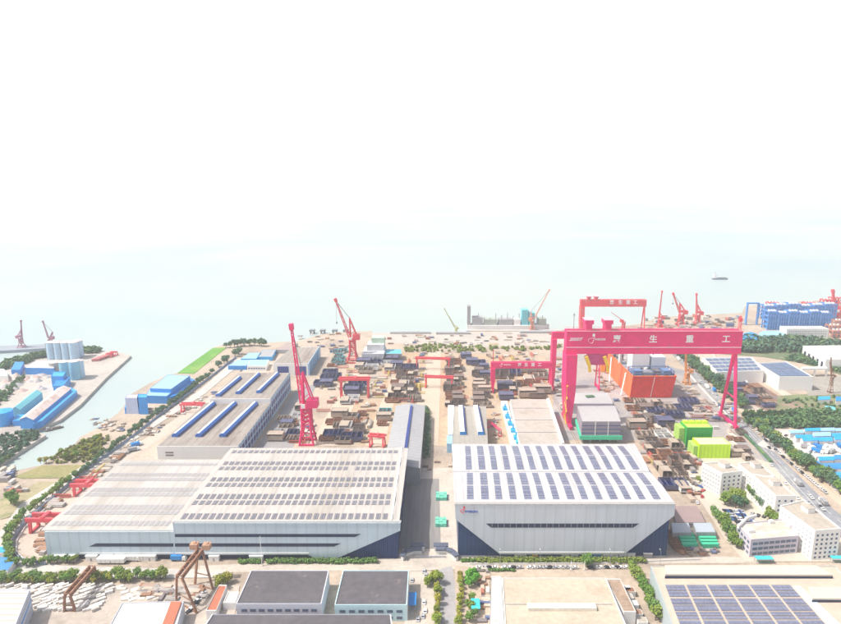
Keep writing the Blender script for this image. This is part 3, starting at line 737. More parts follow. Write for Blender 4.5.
# ------------------------------------------------------------------ gantry cranes 
def goliath(label, L, Rr, zt, depth, m, lw, beam_w, text=None, hut=True, leg_y=24, trolley=True, group='gantry cranes of the yard', band=True):
    """rail to rail gantry crane: L, Rr ground points of the two legs, beam top zt, beam depth"""
    L, Rr = Vector(L), Vector(Rr); c = (L+Rr)/2
    t = thing('gantry_crane', label, 'gantry crane', (c.x, c.y, 0), group)
    ax = (Rr-L).normalized(); ang = math.atan2(ax.y, ax.x); n = Vector((-ax.y, ax.x, 0)); zb = zt-depth
    # twin box girder
    m1 = MB(); o0, o1 = L-ax*lw*.5, Rr+ax*lw*.3
    for s_ in (-1, 1):
        a, b_ = o0+n*s_*beam_w*.32, o1+n*s_*beam_w*.32
        m1.prism([V2(a-n*beam_w*.14), V2(b_-n*beam_w*.14), V2(b_+n*beam_w*.14), V2(a+n*beam_w*.14)], zb, zt)
    for f in (.001, .33, .66, .985):
        p = o0.lerp(o1, f); q = p+ax*1.2
        m1.prism([V2(p-n*beam_w*.2), V2(q-n*beam_w*.2), V2(q+n*beam_w*.2), V2(p+n*beam_w*.2)], zb+.2, zt-.2)
    m1.build('girder', m, t)
    fr = -n*(beam_w*.46+.02)
    if band:
        a, b_ = o0+fr, o1+fr
        mb = MB(); mb.prism([V2(a-n*.2), V2(b_-n*.2), V2(b_), V2(a)], zb+depth*.27, zb+depth*.31); mb.build('stripe', mat('pale_pink_line', (.75,.45,.55), .6), t)
        mb = MB(); mb.prism([V2(a-n*1.2), V2(b_-n*1.2), V2(b_), V2(a)], zt+.05, zt+.25); mb.build('walkway', mat('pale_pink_walkway', (.66,.42,.46), .7), t)
        mb = MB(); k = int((o1-o0).length/4)
        for s_ in (-1, 1):
            e = n*s_*beam_w*.5
            mb.bar((*V2(o0+e), zt+1.4), (*V2(o1+e), zt+1.4), .18)
            for i in range(k+1):
                p = o0.lerp(o1, i/k)+e; mb.bar((p.x,p.y,zt), (p.x,p.y,zt+1.4), .16)
        mb.build('railing', mat('crane_railing_red', (.62,.25,.28), .6), t)
    # stiff leg : two plates merging downwards
    mb = MB()
    w0, w1 = lw, lw*.34
    vs = []
    for (z, ww, yy) in ((zb-.05, w0, leg_y*.30), (zb*.5, w0*.93, leg_y*.32), (3.5, w1, leg_y*.36)):
        for (sx_, sy) in ((-1,-1),(1,-1),(1,1),(-1,1)):
            p = L+ax*sx_*ww*.5+n*sy*yy; vs.append((p.x,p.y,z))
    fs = [(3,2,1,0),(8,9,10,11)]
    for r_ in (0, 4):
        for i in range(4): fs.append((r_+i, r_+(i+1)%4, r_+4+(i+1)%4, r_+4+i))
    fs = [f[::-1] for f in fs]
    mb.add(vs, fs); mb.build('leg', m, t)
    # hinged leg : A frame along the rail
    mb = MB(); top = Vector((*V2(Rr), zb-.05))
    for s_ in (-1, 1):
        p = Rr+n*s_*leg_y*.5; mb.tube(top+n*s_*1.2, (p.x,p.y,3), lw*.17, lw*.13, 10)
    p, q = Rr-n*leg_y*.3, Rr+n*leg_y*.3
    mb.bar((p.x,p.y,zb*.4), (q.x,q.y,zb*.4), lw*.1); mb.build('leg', m, t)
    for b0 in (L, Rr):
        mb = MB(); a, b_ = b0-n*leg_y*.62, b0+n*leg_y*.62
        mb.bar((a.x,a.y,2.6), (b_.x,b_.y,2.6), lw*.26, 2.2)
        sb = mb.build('sill_beam', m, t)
        for f in (.04,.16,.28,.72,.84,.96):
            p = a.lerp(b_, f); mm = MB(); mm.cbox((p.x,p.y,.25), lw*.24, leg_y*.09, 1.3, ang); mm.build('bogie', m, sb)
    if hut:
        for f in (.10, .215):
            p = L.lerp(Rr, f); mb = MB()
            mb.cbox((p.x,p.y,zt+.3), beam_w*.5, beam_w*.9, depth*.28, ang); mb.cbox((p.x,p.y,zt+.3+depth*.28), beam_w*.72, beam_w, depth*.17, ang)
            h_ = mb.build('machine_house', m, t)
            mb = MB(); mb.cbox((p.x,p.y,zt+.3+depth*.45), beam_w*.76, beam_w*1.05, .5, ang); mb.build('roof', mat('pale_pink_roof', (.75,.45,.52), .6), h_)
    if trolley:
        p = L.lerp(Rr, .165); mb = MB(); mb.cbox((p.x,p.y,zb-depth*.5), beam_w*1.6, beam_w*.7, depth*.48, ang); tr = mb.build('trolley', mat('trolley_mauve', (.55,.04,.20), .6), t)
        for f in (.105, .215):
            q = L.lerp(Rr, f); mb = MB()
            mb.bar((q.x-2.2, q.y-4, zb-.1-depth*.1), (q.x+1.2, q.y-4, zb-depth*.5), 4.2, 3); mb.bar((q.x+1.3, q.y-4, zb-depth*.5), (q.x+2.2, q.y-4, zb-depth*.8), 2.8, 2.2); mb.build('hook_block', yellow, t)
    if text:
        for (s_, f, hgt, sx_, sh, bo) in text:
            p = o0.lerp(o1, f)+fr-n*.25
            z_ = zb+depth*.64
            if isinstance(f, tuple): pass
            text_mesh('lettering', s_, hgt, white_p, t, (p.x,p.y,z_), (math.pi/2,0,ang), sh, .1, sx_, bo)
    return t, o0, o1, zb, fr, n, ax, ang
L = P(566.8, 422.5); Rr = P(727.5, 422.5)
ztop = hz(566.8, 422.5, 329.8); depth = ztop - hz(566.8, 422.5, 352.5)
t, o0, o1, zb, fr, n_, ax, ang = goliath('tallest magenta gantry crane with white characters spanning the orange hull', L, Rr, ztop, depth, crane_red, 10.0, 11, leg_y=30,
    text=[('2000T', .052, 4.0, 1.1, .35, .07), ('WISON', .188, 2.6, 1.15, .25, .05), ('惠', .287, 7.6, 1, 0, .14), ('生', .493, 7.6, 1, 0, .14), ('重', .70, 7.6, 1, 0, .14), ('工', .907, 7.6, 1, 0, .14)])
p = o0.lerp(o1, .148)+fr-n_*.3; emblem(t, p.x, zb+depth*.66, p.y, 8, white_p)
p = L-n_*(7.5); text_mesh('lettering', 'W21', 5.0, white_p, t, (L.x, L.y-8.05, zb-6.5), (math.pi/2,0,0), .15, .1, 1.05, .06)
# stair tower on the stiff leg and mast on the hinged side
m = MB()
for i in range(6):
    z0_, z1_ = 3+i*6.2, 3+(i+1)*6.2; s_ = 1 if i % 2 else -1
    m.bar((L.x-3.4, L.y-8+s_*3, z0_), (L.x-3.4, L.y-8-s_*3, z1_), 1.0, .5); m.box(L.x-4.2, L.x-2.6, L.y-8-s_*3-.8, L.y-8-s_*3+.8, z1_-.15, z1_+.1)
m.bar((L.x-4.1,L.y-12,0), (L.x-4.1,L.y-12,40), .25); m.bar((L.x-4.1,L.y-4,0), (L.x-4.1,L.y-4,40), .25)
m.build('stair', yellow, t)
m = MB(); e = o1+Vector((-1,0,0)); m.lattice((e.x,e.y,ztop), (e.x,e.y,ztop+13), 2.6, 1.2, 5, .3); m.box(e.x-1.4,e.x+1.4,e.y-1.4,e.y+1.4,ztop+8,ztop+11); m.build('service_mast', crane_pale_red, t)
m = MB(); e = o0.lerp(o1, .045); m.bar((e.x,e.y,ztop), (e.x,e.y,ztop+16), .5); m.bar((e.x-.8,e.y,ztop+14), (e.x+.8,e.y,ztop+14), 1.0); m.build('signal_mast', grey_steel, t)
m = MB()
for b0 in (L, Rr):
    for o_ in (-.9, .9): m.box(b0.x+o_-.12, b0.x+o_+.12, b0.y-90, b0.y+330, .1, .34)
struct('crane_rail', m, rust)
# second gantry behind it, far gantry, mid gantry, small ones
L2, R2 = P(552,388), P(597,388); zt2 = hz(552,388,332)
goliath('slim magenta gantry crane standing just behind the tallest one', L2, R2, zt2, 7, crane_red, 5, 6, hut=False, trolley=False, leg_y=16, band=False)
L3, R3 = P(580.5,338), P(642,338); zt3 = hz(580.5,338,299.5)
t, o0, o1, zb, fr, n_, ax, ang = goliath('far pale red gantry crane rising above the top of the tallest gantry', L3, R3, zt3, 10, crane_pale_red, 6, 8, hut=True, trolley=False, leg_y=18, band=False,
    text=[('惠', .47, 6.6, 1, 0, .1), ('生', .60, 6.6, 1, 0, .1), ('重', .72, 6.6, 1, 0, .1), ('工', .83, 6.6, 1, 0, .1)])
L4, R4 = P(492.5,391), P(549,391); zt4 = hz(492.5,391,362)
t, o0, o1, zb, fr, n_, ax, ang = goliath('middle sized magenta gantry crane with white characters over dark hull blocks', L4, R4, zt4, 6.5, crane_red, 4.6, 6, hut=False, trolley=False, leg_y=14, band=False,
    text=[('惠', .47, 4.2, 1, 0, .08), ('生', .58, 4.2, 1, 0, .08), ('重', .69, 4.2, 1, 0, .08), ('工', .80, 4.2, 1, 0, .08), ('WISON', .26, 2.2, 1.1, .2, .04)])
p = o0.lerp(o1, .17)+fr-n_*.3; emblem(t, p.x, zb+4, p.y, 3.6, white_p)
m = MB(); q = L4.lerp(R4, .42); m.bar((q.x,q.y,zb), (q.x,q.y,3), .6); m.build('hoist_line', white, t)
m = MB(); m.bar((L4.x,L4.y,zt4), (L4.x,L4.y,zt4+14), .7); m.build('signal_mast', crane_pale_red, t)
def portal(label, pl, pr, top, m, w=1.8, group='low red portal cranes', legy=8):
    L, Rr = P(*pl), P(*pr); zt = hz(pl[0], pl[1], top)
    t = thing('portal_crane', label, 'portal crane', ((L.x+Rr.x)/2, L.y, 0), group)
    ax = (Rr-L).normalized(); n = Vector((-ax.y, ax.x, 0))
    mb = MB()
    for s_ in (-1,1):
        a, b_ = L-ax*w+n*s_*w*1.3, Rr+ax*w+n*s_*w*1.3; mb.bar((a.x,a.y,zt-w*.5), (b_.x,b_.y,zt-w*.5), w*.6, w)
    mb.build('girder', m, t)
    for b0 in (L, Rr):
        mb = MB()
        for s_ in (-1,1):
            p = b0+n*s_*legy/2; mb.bar((b0.x+n.x*s_*w*1.3,b0.y+n.y*s_*w*1.3,zt-w), (p.x,p.y,.9), w*.6)
        mb.bar((*V2(b0-n*legy*.6),.9), (*V2(b0+n*legy*.6),.9), w*.6, 1); mb.build('leg', m, t)
    q = L.lerp(Rr, .55); mb = MB(); mb.cbox((q.x,q.y,zt+.05), w*.9, w*3, w*.35); mb.build('trolley', m, t)
portal('red portal crane over a purple block right of the tall red jib crane', (341.5,397), (368.5,397), 377.5, crane_pale_red, 2.4)
portal('red portal crane low in the yard just behind the left hall roof', (371,446), (384,447), 434, crane_pale_red, 1.8)
portal('faded red portal crane, farther of two in the middle of the ochre yard', (417,369), (449,370), 357, crane_pale_red, 1.9)
portal('faded red portal crane, nearer of two in the middle of the ochre yard', (426,387), (452,388), 375.5, crane_pale_red, 1.9)
portal('thin dark red portal frame beside the tan grey workshop', (489,428), (500,437), 421, crane_red, .7, legy=3)
portal('red portal crane on the west strip, upper of two beside the faded hall roof', (78,494), (101,494), 481.5, crane_pale_red, 2.6, 'red portal cranes on the west strip')
portal('red portal crane on the west strip, lower of two near the bend', (35,530), (58,530), 515.5, crane_pale_red, 2.6, 'red portal cranes on the west strip')
portal('faint red portal crane among scrap beside the brown roofed workshop', (183,412), (203,412), 403, crane_pale_red, 1.8, 'low red portal cranes')
# ------------------------------------------------------------------ slewing jib cranes
def jib(label, base, top_px, tip_px, m, foot=14, tw=5.5, ew=1, group='slewing jib cranes', house=True, hook=None, portal_h=None):
    """lattice tower on a portal, slewing house, A frame and luffing boom ending at the photo pixel tip_px in the plane of the crane"""
    b = P(*base); Y = b.y
    def zat(px, py):
        d = ray(px, py); k = Y/d[1]; return Vector((d[0]*k, Y, CH+d[2]*k))
    tp = zat(*top_px); tip = zat(*tip_px); H = tp.z
    t = thing('jib_crane', label, 'jib crane', (b.x, b.y, 0), group)
    ph = H*.22
    mb = MB()
    for sx_ in (-1,1):
        for sy in (-1,1): mb.bar((b.x+sx_*foot/2, b.y+sy*foot/2, .8), (b.x+sx_*tw*.5, b.y+sy*tw*.5, ph), foot*.11)
    for s_ in (-1,1):
        mb.bar((b.x-foot*.55, b.y+s_*foot/2, .8), (b.x+foot*.55, b.y+s_*foot/2, .8), foot*.12, 1.4)
        mb.bar((b.x+s_*foot*.36, b.y-foot*.36, ph*.5), (b.x+s_*foot*.36, b.y+foot*.36, ph*.5), foot*.07)
        mb.bar((b.x-foot*.36, b.y+s_*foot*.36, ph*.5), (b.x+foot*.36, b.y+s_*foot*.36, ph*.5), foot*.07)
    mb.build('portal_base', m, t)
    hz_ = H*.52
    mb = MB(); mb.lattice((b.x,b.y,ph), (b.x,b.y,hz_), tw, tw*.92, 5, tw*.16, tw*.10)
    mb.tube((b.x,b.y,hz_-1.2), (b.x,b.y,hz_), tw*.7, tw*.7, 12); mb.build('tower', m, t)
    hb = Vector((b.x, b.y, hz_+.03)); dx = 1 if tip.x < b.x else -1        # house sits behind the boom
    mb = MB(); mb.box(hb.x-tw*.62+dx*tw*.75, hb.x+tw*.62+dx*tw*.75, hb.y-tw*.6, hb.y+tw*.6, hz_, hz_+tw*.95); hs = mb.build('machine_house', m, t)
    mb = MB(); mb.box(hb.x-dx*tw*.2-tw*.22, hb.x-dx*tw*.2+tw*.22, hb.y-tw*.75, hb.y-tw*.62, hz_+.3, hz_+tw*.5); mb.build('cab', white, hs)
    mb = MB(); af = Vector((tp.x, b.y, H))
    for s_ in (-1,1):
        mb.bar((hb.x-dx*tw*.3, hb.y+s_*tw*.45, hz_), af+Vector((0,s_*tw*.2,0)), tw*.17)
        mb.bar((hb.x+dx*tw*.75, hb.y+s_*tw*.45, hz_+tw*.9), af+Vector((0,s_*tw*.2,0)), tw*.14)
    for f in (.25,.5,.75,1):
        p = Vector((hb.x-dx*tw*.3, hb.y-tw*.45, hz_)).lerp(af+Vector((0,-tw*.2,0)), f); q = Vector((hb.x+dx*tw*.75, hb.y-tw*.45, hz_+tw*.9)).lerp(af+Vector((0,-tw*.2,0)), f)
        mb.bar(p, q, tw*.08); mb.bar(p, (p.x, 2*hb.y-p.y, p.z), tw*.08)
    mb.build('apex_frame', m, t)
    foot_b = Vector((hb.x-dx*tw*.45, hb.y, hz_+tw*.35))
    mb = MB(); mb.lattice(foot_b, tip, tw*.4, tw*.2, 14, tw*.075*ew, tw*.05*ew)
    dd = (tip-foot_b).normalized(); mb.bar(tip-dd*tw*.2, tip+dd*tw*.5, tw*.5, tw*.45); mb.build('boom', m, t)
    mb = MB()
    for s_ in (-.2,.2): mb.bar(af+Vector((0,s_*tw,0)), tip+Vector((0,s_*.4*tw,0)), tw*.04*ew)
    if hook: 
        z_ = zat(*hook).z; mb.bar(tip, (tip.x, tip.y, z_), tw*.035*ew)
    mb.build('luffing_rope', steel_dark, t)
    if hook:
        mb = MB(); mb.cbox((tip.x, tip.y, z_-2.2), 1.3, 1.3, 2.4); mb.build('hook_block', steel_dark, t)
    return t
jib('tall crimson lattice jib crane standing behind the left hall roof', (308,443), (302.5,372), (291.5,328), crane_red, 12, 7.5, .9)
jib('pale red jib crane with raised boom and hanging hook at the waterfront', (353,362), (349.5,318), (336,301), crane_pale_red, 13, 7, 1.0, hook=(337.5,322))
jib('slender yellowish jib crane on the far quay', (456,333), (454.5,325), (444.5,309), mat('crane_olive', (.50,.52,.22), .6), 6, 3, 1.8)
jib('orange jib crane on the pier vessel with boom rising to the right', (532,331), (531,311), (549,290.5), crane_salmon, 8, 4.2, .9)
jib('pale red crane with near vertical boom behind the gantry beam, first from the left', (659.5,327), (659.5,312), (662,292), crane_pale_red, 10, 4.6, 1, 'pale red dock cranes')
jib('pale red level luffing crane bent like a beak, middle one behind the gantry beam', (680.5,326), (680,303), (673.5,294.5), crane_pale_red, 12, 6.4, 1, hook=(670.5,303))
jib('pale red level luffing crane behind the gantry beam, third from the left', (697,325), (698,305), (696.5,295), crane_pale_red, 11, 5.6, 1)
jib('small pale red derrick crane leaning over the far gantry dock', (623,333), (611,312), (625,322), crane_pale_red, 7, 4, 1)
jib('mauve jib crane on the far jetty, left of two', (22,348), (21.5,329), (21,321.5), mat('crane_mauve', (.42,.17,.26), .6), 8, 4, 1, 'mauve jetty cranes')
jib('mauve jib crane on the far jetty, right of two with boom to the upper left', (51,347), (52.5,332), (43,322), MATS['crane_mauve'], 8, 4, 1, 'mauve jetty cranes')
jib('ochre tower crane standing beside the highway near the orange hull', (686.5,384), (685,362), (686,347), crane_orange, 7, 4.2, 1.4)
# ------------------------------------------------------------------ rusty gantries of the stone yard
def rusty(label, n1, n2, f1, f2, ntop, ftop, cabins):
    a, b_, c, d = P(*n1), P(*n2), P(*f1), P(*f2)
    zt = (hz((n1[0]+n2[0])/2, (n1[1]+n2[1])/2, ntop[1]))
    A, B = P(ntop[0], ntop[1], zt), P(ftop[0], ftop[1], zt)
    t = thing('rusty_gantry', label, 'gantry crane', ((a.x+b_.x+c.x+d.x)/4, (a.y+b_.y+c.y+d.y)/4, 0), 'rusty stone yard gantries')
    ax = (B-A).normalized(); n = Vector((-ax.y, ax.x, 0))
    mb = MB()
    for s_ in (-1,1):
        o = n*s_*1.5
        for k in range(2): mb.bar(A+o+Vector((0,0,-k*1.6)), B+o+Vector((0,0,-k*1.6)), .8)
        q = 10
        for i in range(q):
            p0, p1 = (A+o).lerp(B+o, i/q), (A+o).lerp(B+o, (i+1)/q); dn = Vector((0,0,-1.6))
            mb.bar(p0, p1+dn, .45); mb.bar(p0, p0+dn, .45)
    for f in (0,.25,.5,.75,1): p = A.lerp(B, f); mb.bar(p-n*1.5, p+n*1.5, .4)
    mb.build('bridge', rust, t)
    for (g1, g2, top) in ((a, b_, A), (c, d, B)):
        mb = MB()
        for g_, s_ in ((g1, 1), (g2, -1)):
            mb.bar(top+n*s_*1.4+Vector((0,0,-1)), (g_.x,g_.y,.3), 1.05)
        p, q = g1.lerp(top, .35), g2.lerp(top, .35); mb.bar(p, q, .4); mb.bar((g1.x,g1.y,.5), (g2.x,g2.y,.5), .7)
        mb.build('leg', rust, t)
    if cabins:
        for s_ in (-1,1):
            p = B+n*s_*3.6+ax*1; mm = MB(); mm.cbox((p.x,p.y,zt-.2), 4.2, 3.6, 3.0); mm.tube((p.x,p.y,zt+2.8), (p.x,p.y,zt+3.6), 1.7, .9, 8); mm.build('hoist_house', mat('rust_light', (.46,.27,.18), .8, .2), t)
        mm = MB(); mm.bar(B-n*5.5, B+n*5.5, .8, 1.0); mm.build('cross_beam', rust, t)
rusty('big rusty gantry with two hoist houses in the stone yard', (176.5,602), (197,614), (195,586), (213,590), (179,576), (200,549), True)
rusty('smaller rusty gantry bridging the white slabs of the stone yard', (64.5,612), (75.5,612), (84,580), (97,578), (67,594), (92,566), False)
# ------------------------------------------------------------------ trees
def leaf_blobs(mb, rnd, blobs, n, size):
    """leaf clumps: small crossed quads spread through several lobes"""
    tot = sum(b[3]**2 for b in blobs)
    for (x, y, z, r) in blobs:
        for _ in range(int(n*r*r/tot)):
            d = Vector((rnd.gauss(0,1), rnd.gauss(0,1), rnd.gauss(0,.8))).normalized()
            c = Vector((x,y,z))+d*r*rnd.uniform(.55,1.05)
            if c.z < .6: c.z = .6+rnd.random()*.5
            u = Vector((rnd.gauss(0,1), rnd.gauss(0,1), rnd.gauss(0,.6))).normalized(); v = u.cross(d+Vector((.1,.2,.3))).normalized()
            s_ = size*rnd.uniform(.6,1.3); k = len(mb.v)
            mb.add([c+u*s_, c+v*s_*.7, c-u*s_*.9, c-v*s_*.6+d*s_*.3], [(0,1,2,3)])
def tree_proto(seed, h, r, lm, n=330, lobes=9, size=.62, trunk=True, name='tree'):
    rnd = random.Random(seed)
    root = thing(name, 'tree', 'tree', (0,0,0))
    mb = MB(); th = h*.38
    mb.tube((0,0,-.1), (.1,.05,th), r*.10, r*.07, 7)
    for i in range(4):
        a = i*1.6+rnd.random(); mb.tube((.1,.05,th*.85), (math.cos(a)*r*.5, math.sin(a)*r*.5, h*.62), r*.055, r*.02, 5)
    mb.build('trunk', trunk_m, root)
    bl = []
    for i in range(lobes):
        a = rnd.random()*6.283; q = r*.62*math.sqrt(rnd.random()); z = h*rnd.uniform(.45,.86)
        bl.append((math.cos(a)*q, math.sin(a)*q, z, r*rnd.uniform(.32,.52)))
    bl.append((0,0,h*.72,r*.5))
    mb = MB(); leaf_blobs(mb, rnd, bl, n, size); mb.build('crown', lm, root)
    return root
TP = {'green': [tree_proto(i, 7.4, 3.7, leaf, 620, 11) for i in range(3)], 'dark': [tree_proto(10+i, 8.2, 3.9, leaf_dark, 560, 11) for i in range(3)],
      'yellow': [tree_proto(20+i, 6.4, 2.9, leaf_yellow, 560, 10, size=.5) for i in range(3)], 'lime': [tree_proto(30+i, 7, 3.0, leaf_lime, 420) for i in range(2)]}
rt = random.Random(5)
def tree(px, py, kind, label, group=None, s=1.0, dz=0):
    p = P(px, py); pr = TP[kind][rt.randrange(len(TP[kind]))]
    k = s*rt.uniform(.85,1.15)
    return put(pr, (p.x, p.y, dz), rt.random()*6.28, label, group, (k*rt.uniform(.9,1.15), k*rt.uniform(.9,1.15), k*rt.uniform(.88,1.12)))
def row(pts, step, kind, label, group, s=1.0, jit=.8, mix=None):
    """trees every step metres along a photo polyline"""
    w_ = [P(*p) for p in pts]; acc = 0
    for a, b_ in zip(w_, w_[1:]):
        L = (b_-a).length; k = acc
        while k < L:
            p = a.lerp(b_, k/L)+Vector((rt.uniform(-jit,jit), rt.uniform(-jit,jit), 0))
            kd = mix if (mix and rt.random() < .3) else kind
            pr = TP[kd][rt.randrange(len(TP[kd]))]; q = s*rt.uniform(.8,1.2)
            put(pr, (p.x,p.y,0), rt.random()*6.28, label, group, (q*rt.uniform(.9,1.15), q, q*rt.uniform(.85,1.15)))
            k += step*rt.uniform(.85,1.15)
        acc = k-L
row([(436.5,624),(437,604),(437.5,588)], 3.6, 'yellow', 'yellow green young tree in the row left of the entrance road', 'trees left of the entrance road', .85, .3)
for i, (x, y) in enumerate(((431,583),(427,586),(434,580),(438,584))):
    tree(x, y, 'yellow', 'yellow green tree in the clump at the top of the entrance road', 'yellow clump at the entrance road', 1.0)
row([(459,626),(460,604),(461,590),(460,578)], 3.4, 'yellow', 'yellowish green tree in the row right of the entrance road', 'trees right of the entrance road', .72, .4)
for x, y in ((470,581),(474,579),(475,585),(469,588)):
    tree(x, y, 'lime', 'bright fresh green tree beside the cyan awning of the alley', 'bright green trees at the alley', 1.05)
for x, y in ((470,610),(474,618),(469,622),(472,602)):
    tree(x, y, 'green', 'dull green tree in the alley below the cyan awning', 'dull green trees in the alley', .7)
row([(631,572),(640,585),(648,600),(657,622)], 5.0, 'green', 'green tree in the row between cream factory and solar factory', 'trees between the two roofs', 1.0, 1.0)
row([(714,516),(722,527),(730,540),(737,549)], 4.2, 'green', 'green tree in the row between container yard and office block', 'trees left of the office', 1.05, 1.2)
row([(727,505),(738,501),(743,507)], 4, 'green', 'green tree in the clump before the leftmost white dormitory', 'trees before the leftmost dormitory', 1.1, 2)
row([(735,508),(745,506)], 4, 'dark', 'dark tree in the clump before the leftmost white dormitory', 'dark trees before the leftmost dormitory', 1.0, 2)
row([(751,495),(760,505),(767,512)], 4.4, 'green', 'tree in the gap between the two left dormitories', 'trees between the dormitories', 1.15, 1.5, 'dark')
row([(769,520),(774,524)], 4, 'green', 'tree at the gable of the middle dormitory', 'trees at the middle dormitory gable', 1.1, 1)
for x, y, l in ((700,484,'lone green tree left of the leftmost dormitory'),(813,556,'small green tree at the foot of the front dormitory'),(636,574,'green tree at the right end of the front hedge'),(587,567.5,'round green tree between the two flag masts')):
    tree(x, y, 'green', l, None, .9)
# east belts
row([(668,348),(691,366),(712,384),(729,399),(741,410)], 6.5, 'dark', 'dark green tree of the belt along the highway beside the building site', 'tree belt by the building site', 1.45, 3.2)
row([(673,348),(697,367),(719,386),(742,408)], 6.5, 'dark', 'dark green tree of the belt along the highway beside the building site', 'tree belt by the building site', 1.35, 3)
row([(745,419),(765,436),(788,456),(812,474),(843,497)], 5.5, 'dark', 'dark green tree of the belt between highway and blue roofed market', 'tree belt by the market', 1.3, 2.5, 'green')
row([(750,418),(771,438),(795,459),(822,476),(846,493)], 6, 'green', 'dark green tree of the belt between highway and blue roofed market', 'tree belt by the market', 1.2, 2.5, 'dark')
# north west
row([(12,566),(8,556),(10,540),(18,524),(38,506),(58,492),(76,478)], 4.6, 'green', 'green tree of the hedge row outside the west boundary wall', 'hedge trees along the west wall', .85, .8)
row([(76,478),(100,460),(125,441),(150,421),(180,400),(212,374)], 6, 'dark', 'dark tree of the row along the bypass beside the brown roofed workshop', 'dark trees along the bypass', .8, 1)
row([(12,566),(24,567),(40,566)], 4, 'green', 'green tree of the hedge row around the corner of the wall', 'hedge trees around the wall corner', .7, .8)
row([(44,564),(58,563),(74,563)], 3.6, 'green', 'low green tree at the foot of the left hall corner', 'low trees at the left hall corner', .6, .6)
for x, y, l in ((11,504,'round green tree standing alone by the west fields'),(15,506,'smaller round tree beside the lone tree of the west fields')): tree(x, y, 'green', l, None, 1.3)
row([(45,462),(70,459),(98,452)], 4.2, 'yellow', 'shrubby tree of the orchard between river and west fields', 'orchard trees by the river', .75, 4, 'green')
row([(62,455),(85,450),(104,443)], 4.2, 'yellow', 'shrubby tree of the orchard between river and west fields', 'orchard trees by the river', .75, 4, 'green')
row([(80,445),(92,442),(108,437)], 4.5, 'yellow', 'shrubby tree of the orchard between river and west fields', 'orchard trees by the river', .75, 4, 'green')
row([(226,348),(240,346),(252,345.5),(266,347)], 5, 'dark', 'dark tree of the clump at the shore above the lawn', 'shore trees above the lawn', 1.25, 3)
row([(236,356),(242,354)], 8, 'dark', 'dark bush behind the pale sheds by the lawn', 'bushes by the lawn', 1.2, 3)
row([(218,368),(226,362)], 8, 'dark', 'dark bush between bypass and pale sheds', 'bushes by the bypass', 1.2, 3)
# foreground row of the stone yard
row([(2,582),(30,582),(60,581),(95,580),(130,579),(165,578)], 4.4, 'green', 'green tree of the long row above the stone yard', 'tree row above the stone yard', .8, 1.2, 'yellow')
row([(4,584),(32,584),(62,583),(97,582),(132,581),(167,580)], 4.4, 'green', 'green tree of the long row above the stone yard', 'tree row above the stone yard', .75, 1.2, 'yellow')
for x, y in ((223,585),(228,583),(220,588)): tree(x, y, 'yellow', 'yellow green tree of the clump right of the big rusty gantry', 'clump beside the rusty gantry', 1.05)
# ------------------------------------------------------------------ hedges and far woods
def wood(name, label, pts, n, hgt, size, lm, seed=1, kind='stuff', cat='woodland'):
    rnd = random.Random(seed); w_ = [V2(P(*p)) for p in pts]
    xs = [p[0] for p in w_]; ys = [p[1] for p in w_]; mb = MB()
    def inside(x, y):
        c = False; j = len(w_)-1
        for i in range(len(w_)):
            if (w_[i][1] > y) != (w_[j][1] > y) and x < (w_[j][0]-w_[i][0])*(y-w_[i][1])/(w_[j][1]-w_[i][1])+w_[i][0]: c = not c
            j = i
        return c
    k = 0
    while k < n:
        x, y = rnd.uniform(min(xs),max(xs)), rnd.uniform(min(ys),max(ys))
        if not inside(x, y): continue
        k += 1; r = hgt*rnd.uniform(.35,.55)
        leaf_blobs(mb, rnd, [(x,y,hgt*rnd.uniform(.35,.7),r)], 26, size)
    o = mb.build(name, lm)
    return tag(o, label, cat, None, kind)
wood('woodland', 'dark far wood behind the white solar roofed factories', [(690,352),(700,344),(735,341),(800,342),(845,346),(845,356),(800,352),(760,353)], 420, 11, 2.6, leaf_dark, 3)
wood('woodland', 'dark scrub belt above the blue roofed market', [(744,424),(760,418),(800,415),(845,416),(845,427),(800,429),(775,428)], 330, 8, 1.7, leaf_dark, 4)
wood('woodland', 'scrub field beside the big pale hall roof on the right', [(785,360),(800,355),(845,362),(845,374),(815,366)], 200, 6, 1.8, leaf_dark, 5)
wood('woodland', 'green bushes across the far quay yard', [(400,349),(430,345),(470,347),(545,348),(560,346),(560,350),(470,353),(405,352)], 170, 3.6, 1.5, leaf, 6)
wood('woodland', 'low green scrub by the river orchard', [(44,464),(60,454),(82,440),(108,436),(108,443),(96,462)], 170, 2.6, 1.0, mat('leaf_olive', (.24,.26,.08), .9, .4, .3, 1.2), 7)
wood('woodland', 'dark reed and scrub bank on the river quay', [(-20,470),(0,462),(36,432),(40,436),(0,466)], 70, 3, 1.2, leaf_dark, 8)
wood('woodland', 'row of dark trees along the back edge of the port', [(0,366),(25,359),(60,350),(100,350),(100,353),(60,355),(25,364),(0,371)], 150, 7, 2.2, leaf_dark, 9)
wood('woodland', 'green strip beside the port tracks on the left edge', [(-10,404),(10,386),(20,378),(24,378),(0,410)], 60, 4, 1.6, leaf_dark, 12)
wood('woodland', 'green reed field on the near port quay', [(-10,450),(0,436),(34,431),(40,434),(0,460)], 110, 3, 1.2, mat('leaf_blue_green', (.06,.14,.09), .9, .4, .3, 1.2), 13)
wood('woodland', 'dark green strip of scrub beside the long grey workshop', [(421,458),(428,458),(428,412),(424,408)], 130, 6, 1.0, leaf_dark, 14)
wood('woodland', 'scrub patches on the field right of the building site', [(778,402),(800,398),(845,396),(845,414),(800,414)], 60, 3, 1.0, leaf_dark, 15)
